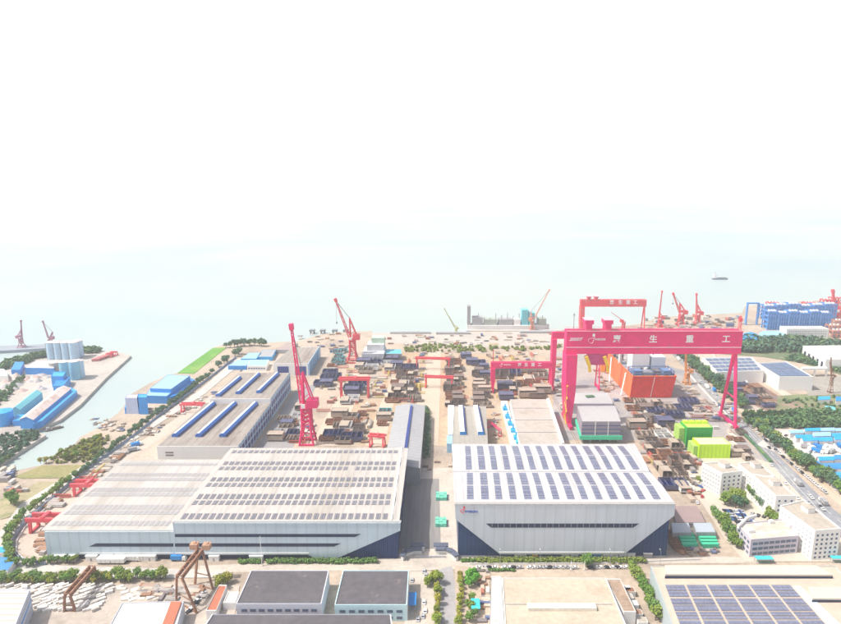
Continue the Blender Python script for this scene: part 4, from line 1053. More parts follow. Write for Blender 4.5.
def hedge(label, x0, x1, y, hgt, dep, lm=leaf, seed=2):
    a, b_ = P(x0,y), P(x1,y); rnd = random.Random(seed); mb = MB(); n = int((b_.x-a.x)/1.1)
    for i in range(n):
        leaf_blobs(mb, rnd, [(lerp(a.x,b_.x,i/n), a.y+rnd.uniform(-.3,.3)*dep, hgt*rnd.uniform(.4,.6), hgt*.5)], 60, .6)
    return solo('hedge', mb, lm, label, 'hedge')
hedge('long clipped green hedge in front of the right hall', 478, 646, 562.5, 3.4, 2.4)
hedge('short green hedge right of the forecourt gate', 462, 478, 561.5, 2.0, 1.6, seed=3)
hedge('clipped green hedge in front of the left hall glass corner', 269, 378, 562.8, 3.2, 2.4, seed=4)
hedge('short clipped green hedge left of the long left hall hedge', 240, 262, 563.2, 2.8, 2, seed=5)
hedge('low hedge behind the cream roofed factory', 480, 516, 571, 1.4, 1.2, seed=6)
# ------------------------------------------------------------------ hull in the dock
def wxy(p, z): return Vector((*V2(p), z))
zh = hz(632, 398, 376)          # deck height
a = P(632, 397); b_ = P(672, 396.5)
zt = zh
A, B = P(633,376.5,zt), P(676.5,376.5,zt); C_ = P(636,337,zt); D = P(603,344,zt)
D = P(602,346,zt); C_ = D+(B-A)*1.0
A0, B0 = P(629.5,398), P(671,397.5); D0 = Vector((D.x-.5, D.y, 0)); C0 = Vector((C_.x+2, C_.y, 0))
t = thing('ship_hull', 'orange red ship hull under construction with white deck modules in the dock', 'ship', ((A0.x+B0.x)/2, A0.y, 0))
m = MB(); m.add([A0,B0,B,A], [(0,1,2,3)]); m.build('bow_plate', hull_red, t)
m = MB(); m.add([D0,A0,A,D], [(0,1,2,3)]); m.add([B0,C0,C_,B], [(0,1,2,3)]); m.add([C0,D0,D,C_], [(0,1,2,3)]); m.build('hull_side', hull_orange, t)
m = MB(); e = Vector((0,0,-1.2)); m.add([A+e,B+e,C_+e,D+e], [(0,1,2,3)]); m.build('deck', mat('deck_slate', (.16,.20,.27), .8, .3, .1, .6, tint=((.35,.36,.38), .12, .5)), t)
m = MB()
for p, q in ((A,B),(B,C_),(C_,D),(D,A)):
    m.bar(p+Vector((0,0,.3)), q+Vector((0,0,.3)), 1.0, .7)
m.build('bulwark', hull_orange, t)
m = MB(); mid = A.lerp(B,.5); mid0 = A0.lerp(B0,.5); m.bar(mid+Vector((0,-.35,-1)), mid0+Vector((0,-.35,1)), .7, .3); m.build('stem_rib', offwhite, t)
m = MB(); e = A.lerp(D,.16); f_ = A0.lerp(D0,.06); m.bar(e+Vector((-1.5,0,-2)), f_+Vector((-7,0,1)), 1.2, .6); m.bar(A.lerp(D,.62)+Vector((-1.5,0,-1)), A0.lerp(D0,.42)+Vector((-8,0,1)), 1.2, .6); m.build('boarding_ramp', offwhite, t)
def dk(u, v): 
    return A.lerp(B,u).lerp(D.lerp(C_,u), v)
rd = random.Random(8)
def deckbox(name, u0, u1, v0, v1, z0, z1, m_):
    c = [V2(dk(u0,v0)), V2(dk(u1,v0)), V2(dk(u1,v1)), V2(dk(u0,v1))]
    return MB().prism(c, zt-1.2+z0, zt-1.2+z1).build(name, m_, t)
def rig(name, u0, u1, v0, v1, z1, m_, lv=3):
    mb = MB(); c = [dk(u0,v0), dk(u1,v0), dk(u1,v1), dk(u0,v1)]
    for k in range(lv+1):
        z = zt-1.2+.02+z1*k/lv
        for i in range(4): mb.bar(wxy(c[i],z), wxy(c[(i+1)%4],z), .7)
    for i in range(4):
        for f in (0,.5): p = c[i].lerp(c[(i+1)%4], f); mb.bar(wxy(p,zt-1.2), wxy(p,zt-1.2+z1), .7)
    return mb.build(name, m_, t)
deck_blue = mat('deck_blue_grey', (.13,.22,.42), .6, .3, .2, 1.0)
deckbox('deck_module', .10,.26,.06,.13,0,5,deck_blue); deckbox('deck_module', .30,.50,.05,.12,0,4,grey_steel); rig('pipe_rack', .04,.97,.03,.17,6,deck_blue,2)
deckbox('deck_module', .56,.70,.06,.13,0,4.5,steel_dark); deckbox('deck_module', .76,.93,.06,.15,0,5,deck_blue)
for i in range(46):
    u, v = rd.uniform(.03,.92), rd.uniform(.02,.95)
    if .12 < u < .93 and .19 < v < .35: continue
    deckbox('deck_fitting', u, u+rd.uniform(.02,.06), v, v+rd.uniform(.008,.025), 0.05, rd.uniform(2,7), rd.choice((deck_blue, offwhite, grey_steel, steel_dark, offwhite, crane_pale_red)))
deckbox('deckhouse', .14,.55,.20,.34,0,19,white); deckbox('deckhouse', .60,.93,.20,.34,0,15,mat('pale_deck_blue', (.58,.64,.72), .6, .1))
deckbox('deckhouse', .20,.80,.42,.52,0,20,offwhite); rig('pipe_rack', .05,.95,.40,.56,16,grey_steel,3); rig('pipe_rack', .55,.97,.60,.82,24,crane_pale_red,3)
deckbox('deck_module', .1,.45,.62,.78,0,14,steel_dark); deckbox('deck_module', .5,.9,.84,.96,0,18,offwhite)
m = MB(); p = dk(.02,.42); m.tube(wxy(p,zt-1), wxy(p,zt+13), 1.6); q = dk(.1,.7); m.tube(wxy(q,zt-1), wxy(q,zt+11), 1.4); m.build('vent_post', offwhite, t)
m = MB(); q = dk(.07,.66); m.tube(wxy(q,zt+12), wxy(q,zt+13.5), 11, 11, 20); m.build('helideck', white, t)
for u, v in ((.3,.27),(.7,.28),(.45,.46),(.25,.9)):
    m = MB(); p = dk(u,v); m.tube(wxy(p,zt+8), wxy(p,zt+26), .9, .5); m.build('stack', grey_steel, t)
rig('pipe_rack', .05,.45,.86,.98,15,deck_blue,3)
# orange bow segment standing before the hull
c = quad_px([(601,361),(606,361),(605,353.5),(601,353.5)], 14)
bldg('hull_block', 'yellow orange hull block at the far left end of the ship hull', 'ship block', c, 14, mat('hull_amber', (.80,.36,.05), .6, .1), MATS['hull_amber'], parapet=.3)
# green and lime boxes
def box_block(px0, px1, yb, yt_, yback, m_, top, label):
    h = hz((px0+px1)/2, yb, yt_); c = rect_px(px0, px1, yt_, yback, h); y0 = P(px0, yb).y
    c = [(c[0][0], y0), (c[1][0], y0), (c[2][0], c[2][1]), (c[3][0], c[3][1])]
    t = bldg('module_block', label, 'ship module', c, h, m_, top, parapet=.5)
    mb = MB()
    n = max(3, int((c[1][0]-c[0][0])/3.0))
    for i in range(n+1): x = lerp(c[0][0]+.2, c[1][0]-.2, i/n); mb.box(x-.12, x+.12, y0-.2, y0-.005, .3, h)
    n2 = max(3, int((c[3][1]-c[0][1])/3.0))
    for i in range(n2+1): y = lerp(c[0][1]+.2, c[3][1]-.2, i/n2); mb.box(c[0][0]-.2, c[0][0]-.005, y-.12, y+.12, .3, h)
    mb.build('stiffener', m_, t); return t, c, h
t, c, h = box_block(687, 713, 447.5, 428, 421.5, green, mat('lime_top', (.50,.66,.12), .7, .12), 'dark green steel box module with lime top behind the lime box')
for i in range(4):
    x = lerp(c[0][0], c[1][0], (i+.5)/4); MB().box(x-2, x+2, c[2][1]-6, c[2][1]-2, h+.3, h+2.2).build('lifting_frame', lime, t)
MB().prism([(c[0][0]-5,c[0][1]+3),(c[0][0]-.3,c[0][1]+3),(c[0][0]-.3,c[3][1]),(c[0][0]-5,c[3][1])], 0, h-1.5).build('side_scaffold', mat('lime_scaffold', (.35,.56,.12), .8, .3, .5, 2), t)
t, c, h = box_block(699.5, 731, 458.5, 445, 438, lime, mat('lime_pale_top', (.66,.68,.40), .7, .1), 'bright lime green steel box module in front of the dark green one')
MB().prism([(c[0][0]-3.5,c[0][1]+2),(c[0][0]-.3,c[0][1]+2),(c[0][0]-.3,c[3][1]),(c[0][0]-3.5,c[3][1])], 0, h-2).build('side_scaffold', MATS['lime_scaffold'], t)
# ------------------------------------------------------------------ dormitories and office
def dorm(label, roof_pts, yb_ref, h, wallL, storeys, nl, nf, group='white dormitories'):
    c = quad_px(roof_pts, h)
    t = bldg('dormitory', label, 'dormitory', c, h, white, roof_soil, parapet=1.0, group=group)
    zs = [1.2+i*(h-1.5)/storeys for i in range(storeys)]
    windows(t, c[0], c[1], zs, nf, 1.3, 1.35)
    windows(t, c[3], c[0], zs, nl, 1.1, 1.2, mat('pale_window', (.38,.42,.48), .3))  # left wall panes in a paler colour than the front ones
    m = MB(); d = Vector((c[0][0]-c[3][0], c[0][1]-c[3][1], 0)); n = Vector((d.y, -d.x, 0)).normalized()
    k = nl
    for i in range(k+1):
        p = Vector((*c[3],0))+d*(.03+.94*i/k); m.cbox((p.x+n.x*.16, p.y+n.y*.16, 0), .35, .32, h, math.atan2(d.y, d.x))
    m.build('pilaster', white, t)
    p = Vector((*c[2],0)).lerp(Vector((*c[0],0)), .35); mb = MB(); mb.cbox((p.x,p.y,h+.26), 6, 5, 3, math.atan2(d.y,d.x)); sh = mb.build('stair_house', offwhite, t)
    mb = MB(); mb.cbox((p.x,p.y,h+3.27), 6.6, 5.6, .25, math.atan2(d.y,d.x)); mb.build('roof', roof_soil, sh)
    return t, c
dorm('leftmost white dormitory block behind the green tree clump', [(722,474.5),(742.5,472),(725,462.5),(702,464)], 0, 17, None, 5, 7, 4)
dorm('middle white dormitory block whose rear part steps back along the highway', [(776,497),(796,497),(773,478),(752,475)], 0, 18, None, 5, 6, 3)
dorm('rear wing of the middle dormitory, set farther back toward the lime box', [(752.5,476.5),(775,477.5),(757,462),(738,464.5)], 0, 17, None, 5, 6, 3)
dorm('largest white dormitory block nearest the camera by the highway', [(815,532),(841,530),(804,501),(780,507)], 0, 19, None, 6, 9, 5)
ho = 11
c = quad_px([(751,541),(799,537),(785,520),(737,525)], ho)
t = bldg('office_building', 'low wide white office with stained flat roof and lilac front beside the courtyard', 'office', c, ho, mat('lilac_render', (.55,.52,.60), .8, .06), mat('worn_cream_roof', (.50,.46,.40), .9, .2, .1, .5, tint=((.62,.60,.57), .15, .5)), parapet=1.0)
windows(t, c[0], c[1], [1.2,4.6,8], 8, 3.0, 1.7); windows(t, c[3], c[0], [1.2,4.6,8], 4, 2.2, 1.6)
m = MB(); p, q, r_ = P(738,527,ho+1.4), P(747,518.5,ho+1.4), P(756,516,ho+1.4)
for a_, b2 in ((p,q),(q,r_)): m.bar(a_, b2, 1.2, 2)
m.build('curved_parapet', offwhite, t)
for (x, y, s_) in ((750,532,3),(790,527,2.4),(771,523,2)): 
    p = P(x,y,ho+.3); m = MB(); m.cbox((p.x,p.y,ho+.26), s_*1.4, s_, 2, .2); m.build('roof_unit', offwhite, t)
def awning(label, px, py, w_, d_, z, m_, rz=0):
    p = P(px,py,z); tt = thing('awning', label, 'awning', (p.x,p.y,0))
    m = MB(); m.cbox((p.x,p.y,z), w_, d_, .3, rz); m.build('canopy', m_, tt)
    for sx_ in (-1,1):
        for sy in (-1,1):
            X, Y = sx_*(w_/2-.3), sy*(d_/2-.3); m = MB(); m.cbox((p.x+X*math.cos(rz)-Y*math.sin(rz), p.y+X*math.sin(rz)+Y*math.cos(rz), 0), .2, .2, z); m.build('post', grey_steel, tt)
awning('cyan awning at the foot of the lilac office front', 764, 558, 10, 3.4, 3, mat('cyan_canvas', (.05,.55,.66), .7))
awning('cyan awning at the right edge before the front dormitory', 838, 557.5, 8, 3, 3, MATS['cyan_canvas'])
awning('tall cyan awning among the green trees of the alley', 475.5, 604, 4.6, 8, 4, MATS['cyan_canvas'])
awning('bright blue awning beside the light blue fronted building', 412.5, 599, 4, 10, 4, steel_blue)
# container yard right of the right hall
def rack(label, pts, h, m_):
    c = quad_px(pts, h); tt = bldg('open_shed', label, 'shed', c, h, grey_steel, m_, parapet=0); return tt
rack('grey blue canopy, left of two above the green netted stacks', [(672.5,533),(692,533),(688.5,523),(671,523)], 5, mat('pale_slate_roof', (.42,.48,.55), .5, .1))
rack('grey blue canopy, right of two above the green netted stacks', [(696,532.5),(716,532.5),(711,523),(693,523)], 5, MATS['pale_slate_roof'])
rack('brown flat canopy behind the grey blue canopies', [(676,523),(706,523),(697,506),(672,506)], 4, mat('mauve_brown_roof', (.32,.24,.24), .8, .15))
for i, (x0, x1) in enumerate(((679,694.5),(699,715.5))):
    for j in range(4):
        p, q = P(x0+j*1.2,534.5+j*3.2,3), P(x1+j*1.2,534.5+j*3.2,3)
        m = MB(); m.prism([V2(p), V2(q), (q.x,q.y+2.2), (p.x,p.y+2.2)], 0, 2.9)
        solo('netted_stack', m, net_green, 'green netted stack in the %s rack of the container yard' % ('left','right')[i], 'netted stack', 'green netted stacks, %s rack' % ('left','right')[i])
# ------------------------------------------------------------------ eastern factories
c = [V2(P(740,377,15)), V2(P(757,372,15)), V2(P(760,357,15)), V2(P(720,359,15))]
c = [V2(P(716.5,373,14)), V2(P(764,371,14)), V2(P(752,357.5,14)), V2(P(702,358,14))]
tS = bldg('factory', 'white factory with blue solar roof, left one partly behind the gantry leg', 'factory', c, 14, white, mat('roof_pale_grey', (.5,.52,.54), .6), parapet=.8)
def roof_panels(t, c, h, nx, ny, m_, fx=.88, fy=.8, inset_=.04, name='solar_panel', skip=()):
    q = [Vector((*p, h)) for p in c]
    g_ = lambda u, v: q[0].lerp(q[1],u).lerp(q[3].lerp(q[2],u), v)
    for i in range(nx):
        for j in range(ny):
            if (i,j) in skip: continue
            u0 = lerp(inset_,1-inset_,(i+(1-fx)/2)/nx); u1 = lerp(inset_,1-inset_,(i+(1+fx)/2)/nx); v0 = lerp(inset_,1-inset_,(j+(1-fy)/2)/ny); v1 = lerp(inset_,1-inset_,(j+(1+fy)/2)/ny)
            MB().prism([V2(g_(u0,v0)),V2(g_(u1,v0)),V2(g_(u1,v1)),V2(g_(u0,v1))], h+.5, h+.65).build(name, m_, t)
solar_blue = mat('blue_solar_cells', (.05,.10,.22), .25, .2, .1, 1.0)
roof_panels(tS, c, 14, 7, 4, solar_blue, .9, .7)
c = [V2(P(779.5,377.5,15)), V2(P(813.5,377.5,15)), V2(P(786,362,15)), V2(P(757,363.5,15))]
tS = bldg('factory', 'white factory with blue solar roof, right one with blank white front', 'factory', c, 15, white, roof_grey, parapet=.9)
roof_panels(tS, c, 15, 3, 2, solar_blue, .94, .92, .05)
bldg('factory', 'cream annex behind the left solar roofed factory', 'factory', [V2(P(701,362,10)), V2(P(717,361,10)), V2(P(712,352.5,10)), V2(P(698,353,10))], 10, offwhite, roof_cream)
bldg('factory', 'low pale blue link building between the two solar roofed factories', 'factory', [V2(P(749,375,6)), V2(P(757,375,6)), V2(P(756,369,6)), V2(P(748,369,6))], 6, white, pale_blue_roof, parapet=.3)
c = [V2(P(826,359.5,14)), V2(P(870,359.5,14)), V2(P(840,345.5,14)), V2(P(803,346,14))]
t = bldg('factory', 'big pale green roofed hall cut by the right picture edge', 'factory', c, 14, offwhite, mat('mint_roof', (.60,.66,.64), .6, .06), parapet=.3)
a_, b2 = c[3], c[0]; windows(t, a_, b2, [2], 5, 5, 7, dark_strip)
c = [V2(P(802,369.5,9)), V2(P(827.5,369,9)), V2(P(826,367.3,9)), V2(P(801,367.8,9))]
t = thing('gate_frame', 'white concrete frame standing open beside the right solar roofed factory', 'frame', (*c[0], 0))
MB().prism(c, 8, 10).build('beam', offwhite, t)
for f in (0, .5, .96): p = Vector((*c[0],0)).lerp(Vector((*c[1],0)), f); MB().cbox((p.x+1,p.y+1,0), 1.6, 1.6, 7.99).build('leg', offwhite, t)
jib('thin brown tower crane beside the big pale green roofed hall', (830,393), (830,362), (831,358.5), rust, 4, 2.4, 1.6, house=False)
# far right: white office and blue lattice modules
ho2 = hz(808,340,329.5); c = rect_px(787, 829, 329.5, 326.5, ho2)
t = bldg('office_building', 'long white office with small windows before the blue lattice modules', 'office', c, ho2, white, roof_white)
windows(t, c[0], c[1], [1.5,5,8.5,12], 18, 1.8, 1.5, mat('pale_window', (.38,.42,.48), .3))
bldg('factory', 'low pale blue hall left of the long white office', 'factory', [V2(P(757,337,8)), V2(P(784,337,8)), V2(P(786,331,8)), V2(P(763,331,8))], 8, pale_blue_roof, pale_blue_roof, 'x', 2)
bldg('factory', 'small blue gabled hall right of the gantry beam end', 'factory', [V2(P(742,340,8)), V2(P(757,340,8)), V2(P(757,334,8)), V2(P(743,334,8))], 8, blue_roof, blue_roof, 'y', 3)
lat_blue = mat('lattice_blue', (.09,.28,.66), .55, .12)
def module(px0, px1, yb, yt_, dep, label, lv=4, m_=lat_blue, nb=4):
    a_, b2 = P(px0,yb), P(px1,yb); h = hz(px0, yb, yt_); t = thing('lattice_module', label, 'steel module', ((a_.x+b2.x)/2, a_.y, 0), 'blue lattice modules')
    m = MB()
    for i in range(nb+1):
        for y in (a_.y, a_.y+dep):
            x = lerp(a_.x,b2.x,i/nb); m.bar((x,y,0),(x,y,h),1.5)
    for k in range(1, lv+1):
        z = h*k/lv
        for y in (a_.y, a_.y+dep): m.bar((a_.x,y,z),(b2.x,y,z),1.4)
        for i in range(nb+1): x = lerp(a_.x,b2.x,i/nb); m.bar((x,a_.y,z),(x,a_.y+dep,z),1.2)
    for i in range(nb):
        for k in range(lv):
            x0, x1 = lerp(a_.x,b2.x,i/nb), lerp(a_.x,b2.x,(i+1)/nb); z0, z1 = h*k/lv, h*(k+1)/lv
            if (i+k) % 2: x0, x1 = x1, x0
            m.bar((x0,a_.y,z0),(x1,a_.y,z1),.8)
    m.build('lattice_frame', m_, t)
    m = MB()
    for k in range(1, lv): m.box(a_.x+1,b2.x-1,a_.y+1,a_.y+dep-1,h*k/lv-.4,h*k/lv+.3)
    m.build('deck', deck_blue, t)
    m = MB(); m.box(lerp(a_.x,b2.x,.15),lerp(a_.x,b2.x,.4),a_.y+4,a_.y+dep-4,h*.02,h*.6); m.box(lerp(a_.x,b2.x,.65),lerp(a_.x,b2.x,.8),a_.y+4,a_.y+dep-4,h*.1,h*.8); m.build('equipment', steel_blue, t)
    for i in range(3): MB().box(lerp(a_.x,b2.x,.08+.3*i),lerp(a_.x,b2.x,.2+.3*i),a_.y+1,a_.y+dep*.4,h+.75,h+3).build('top_unit', white, t)
names = ('first','second','third','fourth','fifth','sixth')
for i in range(6): module(767+i*10.5, 776.5+i*10.5, 330, 312+(i%2)*1.5, 16, names[i]+' blue lattice module from the left in the front module row')
for i in range(6): module(764+i*12, 775+i*12, 320.5, 306.5-(i%3), 18, names[i]+' blue lattice module from the left in the rear module row')
a_, b2 = P(746,325), P(757,325); h = hz(746,325,304)
t = thing('goal_frame', 'tall empty blue steel frame left of the lattice modules', 'frame', ((a_.x+b2.x)/2,a_.y,0))
for x in (a_.x,b2.x): MB().box(x-.8,x+.8,a_.y,a_.y+4,0,h).build('leg', lat_blue, t)
MB().box(a_.x-1,b2.x+1,a_.y,a_.y+4,h+.02,h+2).build('beam', lat_blue, t)
for i, (x, yt_) in enumerate(((772,303),(790,303.5),(808,303),(826,300),(834,298))):
    module(x-4, x+6, 314, yt_, 10, names[i]+' pinkish red lattice module from the left beyond the blue ones', 3, crane_pale_red, 3)
jib('pale red shore crane at the right picture edge beyond the modules', (836,318), (836,306), (833,292), crane_pale_red, 14, 9, 1.6)
for i, (x, y, wd) in enumerate(((832,333,9),(835,338,9),(838,328,7))): module(x-3, x+wd, y, y-7, 10, names[i]+' orange brown lattice frame beside the white office', 2, mat('lattice_orange', (.55,.25,.18), .6), 3)
# blue roofed market
rs_ = random.Random(9); mat('deep_blue_roof', (.04,.26,.66), .5, .15)
def shed_rows(rows):
    for (lab, pts, h, m_) in rows: 
        c = [Vector((*p_, 0)) for p_ in quad_px(pts, h)]; n = max(2, round((c[1]-c[0]).length/16)); words = ('leftmost','second','third','fourth','fifth')
        for i in range(n):
            f0, f1 = (i+.02)/n, (i+.98-rs_.random()*.12)/n; e = rs_.uniform(-.18,.12); hh = h+rs_.uniform(-.8,1.2)
            q = [c[0].lerp(c[1],f0), c[0].lerp(c[1],f1), c[3].lerp(c[2],f1), c[3].lerp(c[2],f0)]
            q[2] = q[1]+(q[2]-q[1])*(.85+e); q[3] = q[0]+(q[3]-q[0])*(.85+e)
            bldg('market_shed', words[min(i,4)]+' shed of the '+lab, 'shed', [V2(k) for k in q], hh, offwhite, rs_.choice((m_, m_, m_, blue_roof, MATS['deep_blue_roof'], pale_blue_roof)), 'x', 1.4, group='blue roofed market sheds')
shed_rows([('farthest blue market row below the scrub belt', [(790,433),(850,431),(850,428),(788,429.5)], 5, blue_roof),
 ('blue market row second from the scrub belt', [(796,437.5),(850,436),(850,432),(793,433.5)], 5, blue_roof),
 ('blue market row just above the lorry park', [(803,442),(850,440.5),(850,436.5),(799,438)], 5, blue_roof),
 ('blue market row just below the lorry park', [(819,461),(850,460),(850,455.5),(817,456.5)], 5, blue_roof),
 ('deeper blue market row near the highway belt', [(823,469),(850,468),(850,462),(820,463)], 5, mat('deep_blue_roof', (.04,.26,.66), .5, .15)),
 ('blue market row nearest the highway', [(832,480),(858,479),(850,471),(826,472)], 6, blue_roof)])
bldg('market_shed', 'single blue roofed hut by the scrub field at the right edge', 'shed', quad_px([(818,400),(830,399.5),(829,396.5),(819,397)], 5), 5, white, blue_roof, 'x', 1.6)
bldg('market_shed', 'pale teal roofed hut on the scrub field', 'shed', quad_px([(826,409),(836,410),(833,406),(825,405)], 5), 4, white, teal, 'x', 1.6)
bldg('market_shed', 'blue roofed hut cut by the right edge on the scrub field', 'shed', quad_px([(836,401),(850,401),(850,397),(836,397)], 5), 5, white, steel_blue, 'x', 1.6)
# ------------------------------------------------------------------ foreground buildings
def flat_front(label, pts, h, wall, roof, zs, n, ww, wh, cat='building', nm='factory', mm=None):
    c = quad_px(pts, h); t = bldg(nm, label, cat, c, h, wall, roof, parapet=.7)
    if n: windows(t, c[0], c[1], zs, n, ww, wh, mm)
    return t, c
lav = mat('lavender_render', (.56,.58,.66), .8, .06); aqua = mat('aqua_render', (.50,.70,.76), .8, .06)
t, c = flat_front('dark roofed building with lavender window front, left of two below the huge hall', [(236,605),(321.5,605),(329,571.5),(251,571.5)], 9, lav, roof_dark, [1.5,5.0], 9, 3.0, 1.6)
t, c = flat_front('dark roofed building with light blue front, right of two below the huge hall', [(334.5,606),(407,606),(409,571.5),(343,571.5)], 9, aqua, roof_dark, [1.2,5.0], 7, 3.0, 1.6)
on_wall(t, 'east_wall_band', c, 0, 8.8, offwhite, .15, 1)
t, c = flat_front('dark roofed building cut by the bottom edge below the lavender front', [(196,640),(394,640),(391,615.5),(212,615.5)], 8, lav, roof_dark, [], 0, 1, 1)
hc = 9
t, c = flat_front('large cream roofed factory with low ridge strip, right of the entrance alley', [(506,640),(632,640),(606,579),(502,579)], hc, offwhite, roof_cream, [], 0, 1, 1)
p, q = P(528,608.3,hc+2), P(597,608.3,hc+2); m = MB(); m.prism([(p.x,p.y),(q.x,q.y),(q.x,q.y+4),(p.x,p.y+4)], hc+.26, hc+2); m.build('ridge_strip', mat('ridge_cream', (.68,.64,.55), .7), t)
p, q = P(504,604.5,hc+.3), P(612,604.5,hc+.3); m = MB(); m.bar((p.x,p.y,hc+.4),(q.x,q.y,hc+.4),.35,.3); m.build('joint', grey_steel, t)
t, c = flat_front('narrow pale annex along the left side of the cream roofed factory', [(489,640),(505,640),(501,577.5),(491,577.5)], 7, offwhite, mat('patched_white_roof', (.60,.57,.54), .9, .2, .2, .5, tint=((.35,.32,.30), .2, .55)), [], 0, 1, 1)
t, c = flat_front('brown stained annex along the right side of the cream roofed factory', [(624,613),(636,613),(620,580),(606,580)], 7, offwhite, mat('brown_annex_roof', (.34,.25,.19), .9, .3, .2, .6), [], 0, 1, 1)
for i, (x, y) in enumerate(((628,596),(633,603),(637,612),(642,620),(626,588),(630,590))):
    p = P(x,y,3); c = [(p.x-2.5,p.y-2),(p.x+2.5,p.y-2),(p.x+2.5,p.y+2),(p.x-2.5,p.y+2)]
    bldg('small_shed', ('%s small pale shed from the top in the lane beside the brown annex' % ('third','fourth','fifth','lowest','first','second')[i]), 'shed', c, 3, offwhite, (roof_soil, white, rust)[i%3], parapet=.2)
hf = 12
c = quad_px([(679,645),(900,645),(836,567),(650.5,567)], hf)
tF = bldg('factory', 'large solar roofed factory with pale monitor strip at the lower right', 'factory', c, hf, mat('teal_grey_wall', (.40,.47,.50), .7, .08), mat('buff_factory_roof', (.53,.45,.37), .8, .12, .03, .3), parapet=.6)
p, q = P(665,578.5,hf), P(832,579,hf); r0 = P(662.5,569.5,hf)
MB().prism([(p.x,p.y),(q.x,q.y),(q.x-4,r0.y),(r0.x+1,r0.y)], hf+.26, hf+2.6).build('roof_monitor', mat('monitor_buff', (.60,.54,.46), .7, .06), tF)
MB().box(p.x-.2, q.x+.2, p.y-.5, p.y-.02, hf+.26, hf+1.6).build('monitor_dark_side', dark_strip, tF)
p, q = P(812,602.5,hf), P(880,603,hf); r0 = P(806,591,hf)
MB().prism([(p.x,p.y),(q.x,q.y),(q.x-4,r0.y),(r0.x+1,r0.y)], hf+.26, hf+2.4).build('roof_monitor', MATS['monitor_buff'], tF)
MB().box(p.x-.2, q.x+.2, p.y-.4, p.y-.02, hf+.26, hf+1.5).build('monitor_dark_side', dark_strip, tF)
edge = lambda y, k: (lerp(664,679.5,(y-585)/42)+0, lerp(791,829,(y-585)/42))[k]
rows_ = [(585,590.5),(591.2,596.8),(598.5,604.2),(605,610.8),(612,615.4),(616.2,619.2),(620.4,626),(627,633)]
for (ya, yb2) in rows_:
    for i in range(6):
        m = MB(); sub = 4
        for k in range(sub):
            q0, q1 = (k+.03)/sub, (k+.97)/sub
            pts = []
            for (yy, f) in ((yb2, (i+.05+.9*q0)/6),(yb2,(i+.05+.9*q1)/6),(ya,(i+.05+.9*q1)/6),(ya,(i+.05+.9*q0)/6)):
                x = lerp(edge(yy,0), edge(yy,1), f); pts.append(V2(P(x,yy,hf+.5)))
            m.prism(pts, hf+.45, hf+.58)
        m.build('solar_panel', solar, tF)
m = MB(); p0, p1, p2, p3 = [P(*k, hf+.3) for k in ((792,586),(800,586),(846,630),(832,630))]; m.prism([V2(p3),V2(p2),V2(p1),V2(p0)], hf+.26, hf+.5); m.build('roof_walkway', mat('aqua_grey_sheet', (.50,.60,.62), .6), tF)
# stone yard buildings
t, c = flat_front('white roofed hall with brick red ridge stripe at the bottom of the stone yard', [(100,645),(172,645),(184,602),(122,604)], 8, mat('grey_blue_wall', (.45,.48,.55), .8, .1), white, [], 0, 1, 1)
brick = mat('brick_red_sheet', (.44,.15,.09), .8, .15)
p = [P(155,645,8.5), P(166,645,8.5), P(181.5,602.5,8.5), P(171,602.5,8.5)]
MB().prism([V2(k) for k in p], 8.26, 9.1).build('ridge_stripe', brick, t)
t, c = flat_front('blue grey hall with striped side at the lower left corner', [(-40,640),(10,640),(30,590.5),(-10,590.5)], 13, mat('striped_wall', (.52,.56,.66), .7, .05, .1, .3), mat('white_striped_roof', (.66,.58,.52), .7, .1, .1, .3, stripe=('Y', 4, .4)), [], 0, 1, 1)
for z, m_ in ((4,MATS['grey_blue_wall']),(7.5,steel_blue),(10.2,MATS['grey_blue_wall'])): on_wall(t, 'wall_stripe', c, z, z+.9, m_, .12, 1)
t, c = flat_front('long low brick red roofed shed with white buttresses right of the rusty gantry', [(206,612),(216,612),(227,586),(219,586)], 5, offwhite, brick, [], 0, 1, 1)
t, c = flat_front('small white roofed hut between the brick red shed and the lavender building', [(223,604),(235,604),(239,593),(228,593)], 4, offwhite, mat('cream_hut_roof', (.66,.61,.53), .8), [], 0, 1, 1)
bldg('small_shed', 'small white shed with red roof beside the wide gate cabin at lower left', 'shed', quad_px([(22,587.5),(27,587.5),(27,585),(22.5,585)], 3), 3, white, white, 'x', .8)
# ------------------------------------------------------------------ port on the far left
def silo(px, yb, yt_, r, m_, lab, grp):
    p = P(px,yb); h = hz(px,yb,yt_); t = thing('silo', lab, 'silo', (p.x,p.y,0), grp)
    m = MB(); m.tube((p.x,p.y,0),(p.x,p.y,h),r,r,24,caps=False); m.build('body', m_, t, smooth=True)
    m = MB(); m.tube((p.x,p.y,h),(p.x,p.y,h+1.6),r+.4,r*.3,24); m.build('roof', mat('silo_pink_grey_top', (.60,.53,.53), .8), t)
    m = MB(); m.bar((p.x-.8*r,p.y-.7*r,0),(p.x-.8*r,p.y-.7*r,h),.6,.3); m.build('ladder', grey_steel, t)
    m = MB()
    for k in (.33,.66): m.tube((p.x,p.y,h*k),(p.x,p.y,h*k+.5),r+.12,r+.12,24,caps=False)
    m.build('hoop', m_, t)
sb = mat('silo_pale_blue', (.42,.60,.76), .6, .1, .1, .3); st_ = mat('silo_teal_blue', (.22,.50,.66), .6, .15, .1, .3)
for i, x in enumerate((53,60,67.5,75)): silo(x, 358.5, 342, 5.9, sb, ('first','second','third','fourth')[i]+' pale silo from the left in the rear port silo row', 'rear port silos')
silo(79.5, 356.5, 340.5, 5.6, sb, 'pale silo standing behind the right end of the rear silo row', 'rear port silos')
